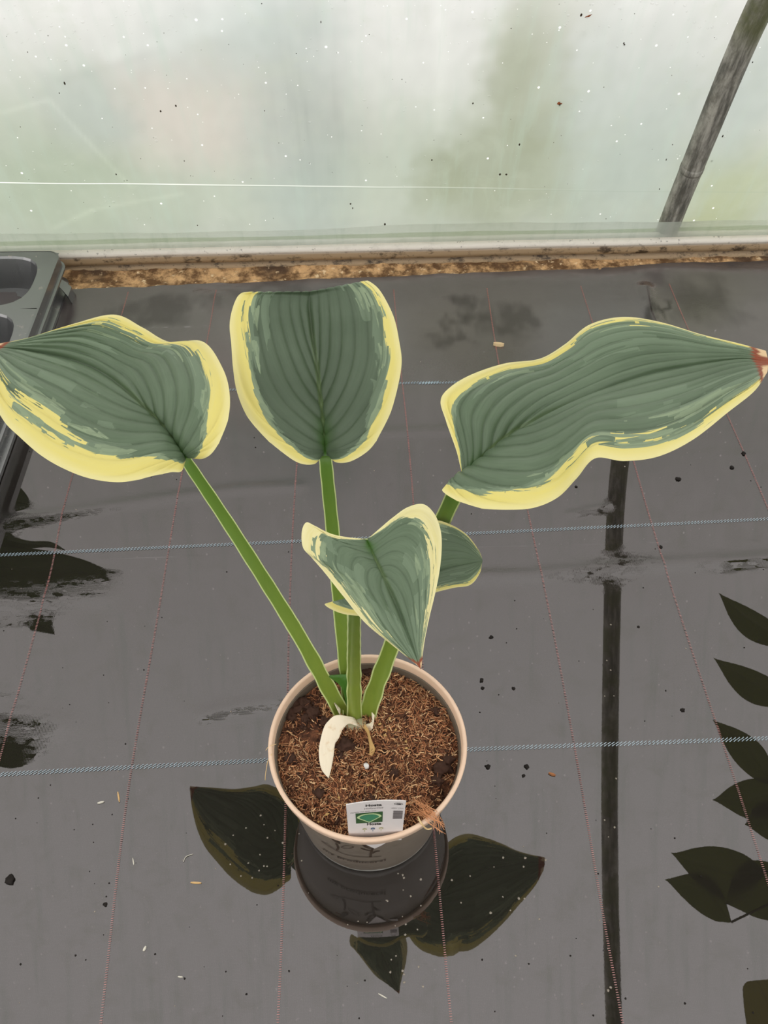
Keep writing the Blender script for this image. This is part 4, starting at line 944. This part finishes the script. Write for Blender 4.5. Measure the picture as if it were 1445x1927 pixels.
# big leaved plant standing left of the view
pl_ = thing('leafy_plant', 'dark large-leaved plant left of the view, seen mirrored beside the tray', 'plant', (-.76, .42, 0))
ZL = .34; dk = simple_leaf_mat('dark_broad_leaf', (.035, .055, .012), (.06, .09, .02))
def vrow(*r): return [[GV(a[0], a[1], ZL), GV(b[0], b[1], ZL-.004), GV(c[0], c[1], ZL)] for a, b, c in r]
for rows in (vrow(((-140, 1090), (-140, 1080), (-140, 1070)), ((-60, 1120), (-60, 1070), (-60, 1020)), ((20, 1112), (20, 1070), (20, 1028)), ((80, 1106), (85, 1072), (90, 1036)), ((150, 1098), (155, 1078), (155, 1052)), ((195, 1092), (200, 1083), (200, 1070)), ((232, 1078), (232, 1077), (232, 1076))),
             vrow(((-100, 1000), (-100, 995), (-100, 990)), ((-30, 1022), (-30, 1005), (-30, 985)), ((40, 1032), (42, 1022), (44, 1015)), ((90, 1030), (92, 1026), (95, 1019)), ((123, 1036), (123, 1035), (123, 1034))),
             vrow(((-60, 940), (-60, 935), (-60, 930)), ((0, 980), (0, 940), (0, 900)), ((30, 975), (35, 945), (30, 910)), ((55, 966), (57, 950), (50, 930)), ((61, 962), (61, 958), (60, 950))),
             vrow(((-40, 1180), (-40, 1176), (-40, 1172)), ((44, 1177), (44, 1175), (44, 1173)), ((60, 1186), (62, 1176), (64, 1164)), ((82, 1190), (84, 1175), (86, 1160)), ((104, 1194), (100, 1176), (102, 1158))),
             vrow(((-120, 1380), (-120, 1375), (-120, 1370)), ((-60, 1420), (-60, 1375), (-60, 1330)), ((0, 1444), (0, 1380), (0, 1318)), ((40, 1444), (44, 1385), (48, 1335)), ((66, 1425), (68, 1395), (68, 1365)), ((76, 1405), (76, 1400), (76, 1393)))):
    v, f, uv = leaf_mesh(rows, 60, 16, .0005, .002, 5); mesh_obj('leaf', v, f, dk, pl_, True, uv)
mb = MB(); hub = np.array([-.76, .46, .24]); mb.tube(catmull([(-.76, .42, .02), (-.76, .43, .13), hub], 8), .006, 6)
for q in ((-130, 1080), (-95, 995), (-55, 935), (-38, 1176), (-115, 1375)):
    e = GV(q[0], q[1], ZL); mb.tube(catmull([hub, (hub+e)/2+[0, 0, .02], e], 8), .003, 5)
mb.build('stem', flat('dark_stem', lin((60, 66, 34)), .7), pl_); side_pot(pl_, (-.76, .42))

# ------------------------------------------------------------------ debris on the fabric
straw = flat('straw_splinter', lin((206, 168, 116)), .6, .3, .2, 200); whitef = flat('pale_fragment', lin((206, 200, 186)), .6, .3, .1, 200); darkf = flat('dark_fragment', lin((26, 20, 16)), .8, .3, .3, 200); brn = flat('brown_fragment', lin((150, 98, 62)), .7, .3, .3, 200)
def chip(a, b, w, mat, lab, name='splinter', cat='debris'):
    A, B = G(*a), G(*b); d = B-A; L = np.linalg.norm(d); d /= L; s = np.array([-d[1], d[0], 0]); v = []
    for t, k in ((0, .5), (.3, 1), (.7, 1), (1, .4)):
        c = A+d*L*t; z = fh(c[0], c[1])+.0004
        v += [(c[0]-s[0]*w*k/2, c[1]-s[1]*w*k/2, z), (c[0]+s[0]*w*k/2, c[1]+s[1]*w*k/2, z), (c[0]+s[0]*w*k/3, c[1]+s[1]*w*k/3, z+w*.6), (c[0]-s[0]*w*k/3, c[1]-s[1]*w*k/3, z+w*.6)]
    f = [(0, 1, 2, 3), (12, 15, 14, 13)]
    for i in range(3):
        for k in range(4): f.append((i*4+k, i*4+4+k, i*4+4+(k+1) % 4, i*4+(k+1) % 4))
    return tag(mesh_obj(name, v, f, mat, None, False), lab, cat)
chip((222, 1491), (225, 1510), .0020, straw, 'tan wood splinter pointing away, below the left part of the lower blue thread')
chip((184, 1512), (196, 1509), .0022, whitef, 'white husk on the fabric just left of the tan wood splinter', 'husk')
chip((359, 1661), (379, 1662), .0022, straw, 'tan wood splinter lying flat left of the mirrored left leaf')
chip((270, 1790), (275, 1781), .0026, whitef, 'white husk alone on the fabric in the lower left', 'husk')
chip((335, 1838), (344, 1839), .0014, whitef, 'tiny white husk near the bottom left, below the other husk', 'husk')
chip((712, 1870), (728, 1879), .0012, whitef, 'pale fibre beside the mirrored tip of the front leaf', 'fibre')
chip((250, 1615), (252, 1628), .0012, whitef, 'faint pale fibre left of the left red thread', 'fibre')
chip((1032, 1455), (1045, 1460), .0032, brn, 'brown bud scale on the fabric right of the pot', 'bud_scale')
chip((928, 649), (948, 651), .0075, flat('pale_crumb', lin((206, 180, 140)), .7, .3, .2), 'pale dried leaf crumb on a red thread near the back leaf', 'leaf_crumb')
mb = MB(); mb.tube(catmull([G(345, 1622, .0006), G(350, 1612, .001), G(363, 1607, .0006)], 8), .0004, 4); tag(mb.build('fibre', whitef), 'curved pale fibre left of the mirrored left leaf', 'debris')
for i, (px, py, r, lab) in enumerate([(20, 1656, .006, 'large black crumb of soil at the left edge, low down'), (198, 1702, .0026, 'small round black crumb in the lower left'), (1377, 880, .0038, 'dark crumb on the fabric at the far right below the long leaf'), (1399, 854, .0042, 'dark crumb at the far right, nearest the tip of the long leaf'), (1276, 902, .0045, 'dark crumb between the mirrored hoop and the right edge'),
                                      (1084, 916, .0024, 'dark crumb just left of the mirrored hoop'), (924, 1199, .0030, 'dark crumb beside the pot at leaf tip height'), (906, 1280, .0034, 'upper of two dark crumbs right of the pot rim'), (908, 1295, .0026, 'lower of two dark crumbs right of the pot rim'), (966, 1296, .0026, 'dark crumb left of the long red thread, right of the pot'),
                                      (918, 1443, .0034, 'dark crumb close to the right side of the pot'), (991, 1443, .0036, 'dark crumb above the brown bud scale'), (985, 1460, .0024, 'dark crumb left of the brown bud scale'), (1284, 1336, .0030, 'dark crumb midway between hoop reflection and mirrored leaves'), (1201, 1180, .0022, 'dark crumb just right of the mirrored hoop'), (1243, 1030, .0030, 'dark crumb by the upper blue thread at the right')]):
    p = G(px, py); vv, ff_ = lumpy((p[0], p[1], fh(p[0], p[1])+r*.22), r*.8, i*2.3, 2, .6, (1, 1, .45)); tag(mesh_obj('soil_crumb', vv, ff_, darkf), lab, 'debris', None)
mb = MB(); mbd = MB()
for i in range(210):
    px, py = rnd.uniform(5, 1440), rnd.uniform(620, 1920)
    if 470 < px < 900 and 1200 < py < 1650: continue
    p = G(px, py); r = rnd.uniform(.0004, .0012); vv, ff_ = lumpy((p[0], p[1], fh(p[0], p[1])+r*.2), r, i, 1, .5, (1, 1, .4)); (mb if rnd.random() < .22 else mbd).add(vv, ff_)
for i in range(70):                      # scum floating over the mirrored pot, leaf and hoop
    px, py = rnd.choice(((rnd.gauss(1148, 10), rnd.uniform(1150, 1900)), (rnd.gauss(480, 45), rnd.uniform(1500, 1670)), (rnd.gauss(745, 30), rnd.uniform(1640, 1870)), (rnd.gauss(930, 50), rnd.uniform(1580, 1740))))
    p = G(px, py)
    if math.hypot(p[0]-PC[0], p[1]-PC[1]) < .08: continue
    r = rnd.uniform(.0006, .0014); vv, ff_ = lumpy((p[0], p[1], fh(p[0], p[1])+r*.2), r, i, 1, .6, (1, 1, .3)); mb.add(vv, ff_)
o = stuff(mb.build('pale_grit', flat('pale_grit', lin((150, 140, 128)), .8, .3, .2), floor)); o = stuff(mbd.build('dark_grit', darkf, floor))

for r in (hosta, pot, soil, tg, tray, pv, pg, pl_): settle(r)
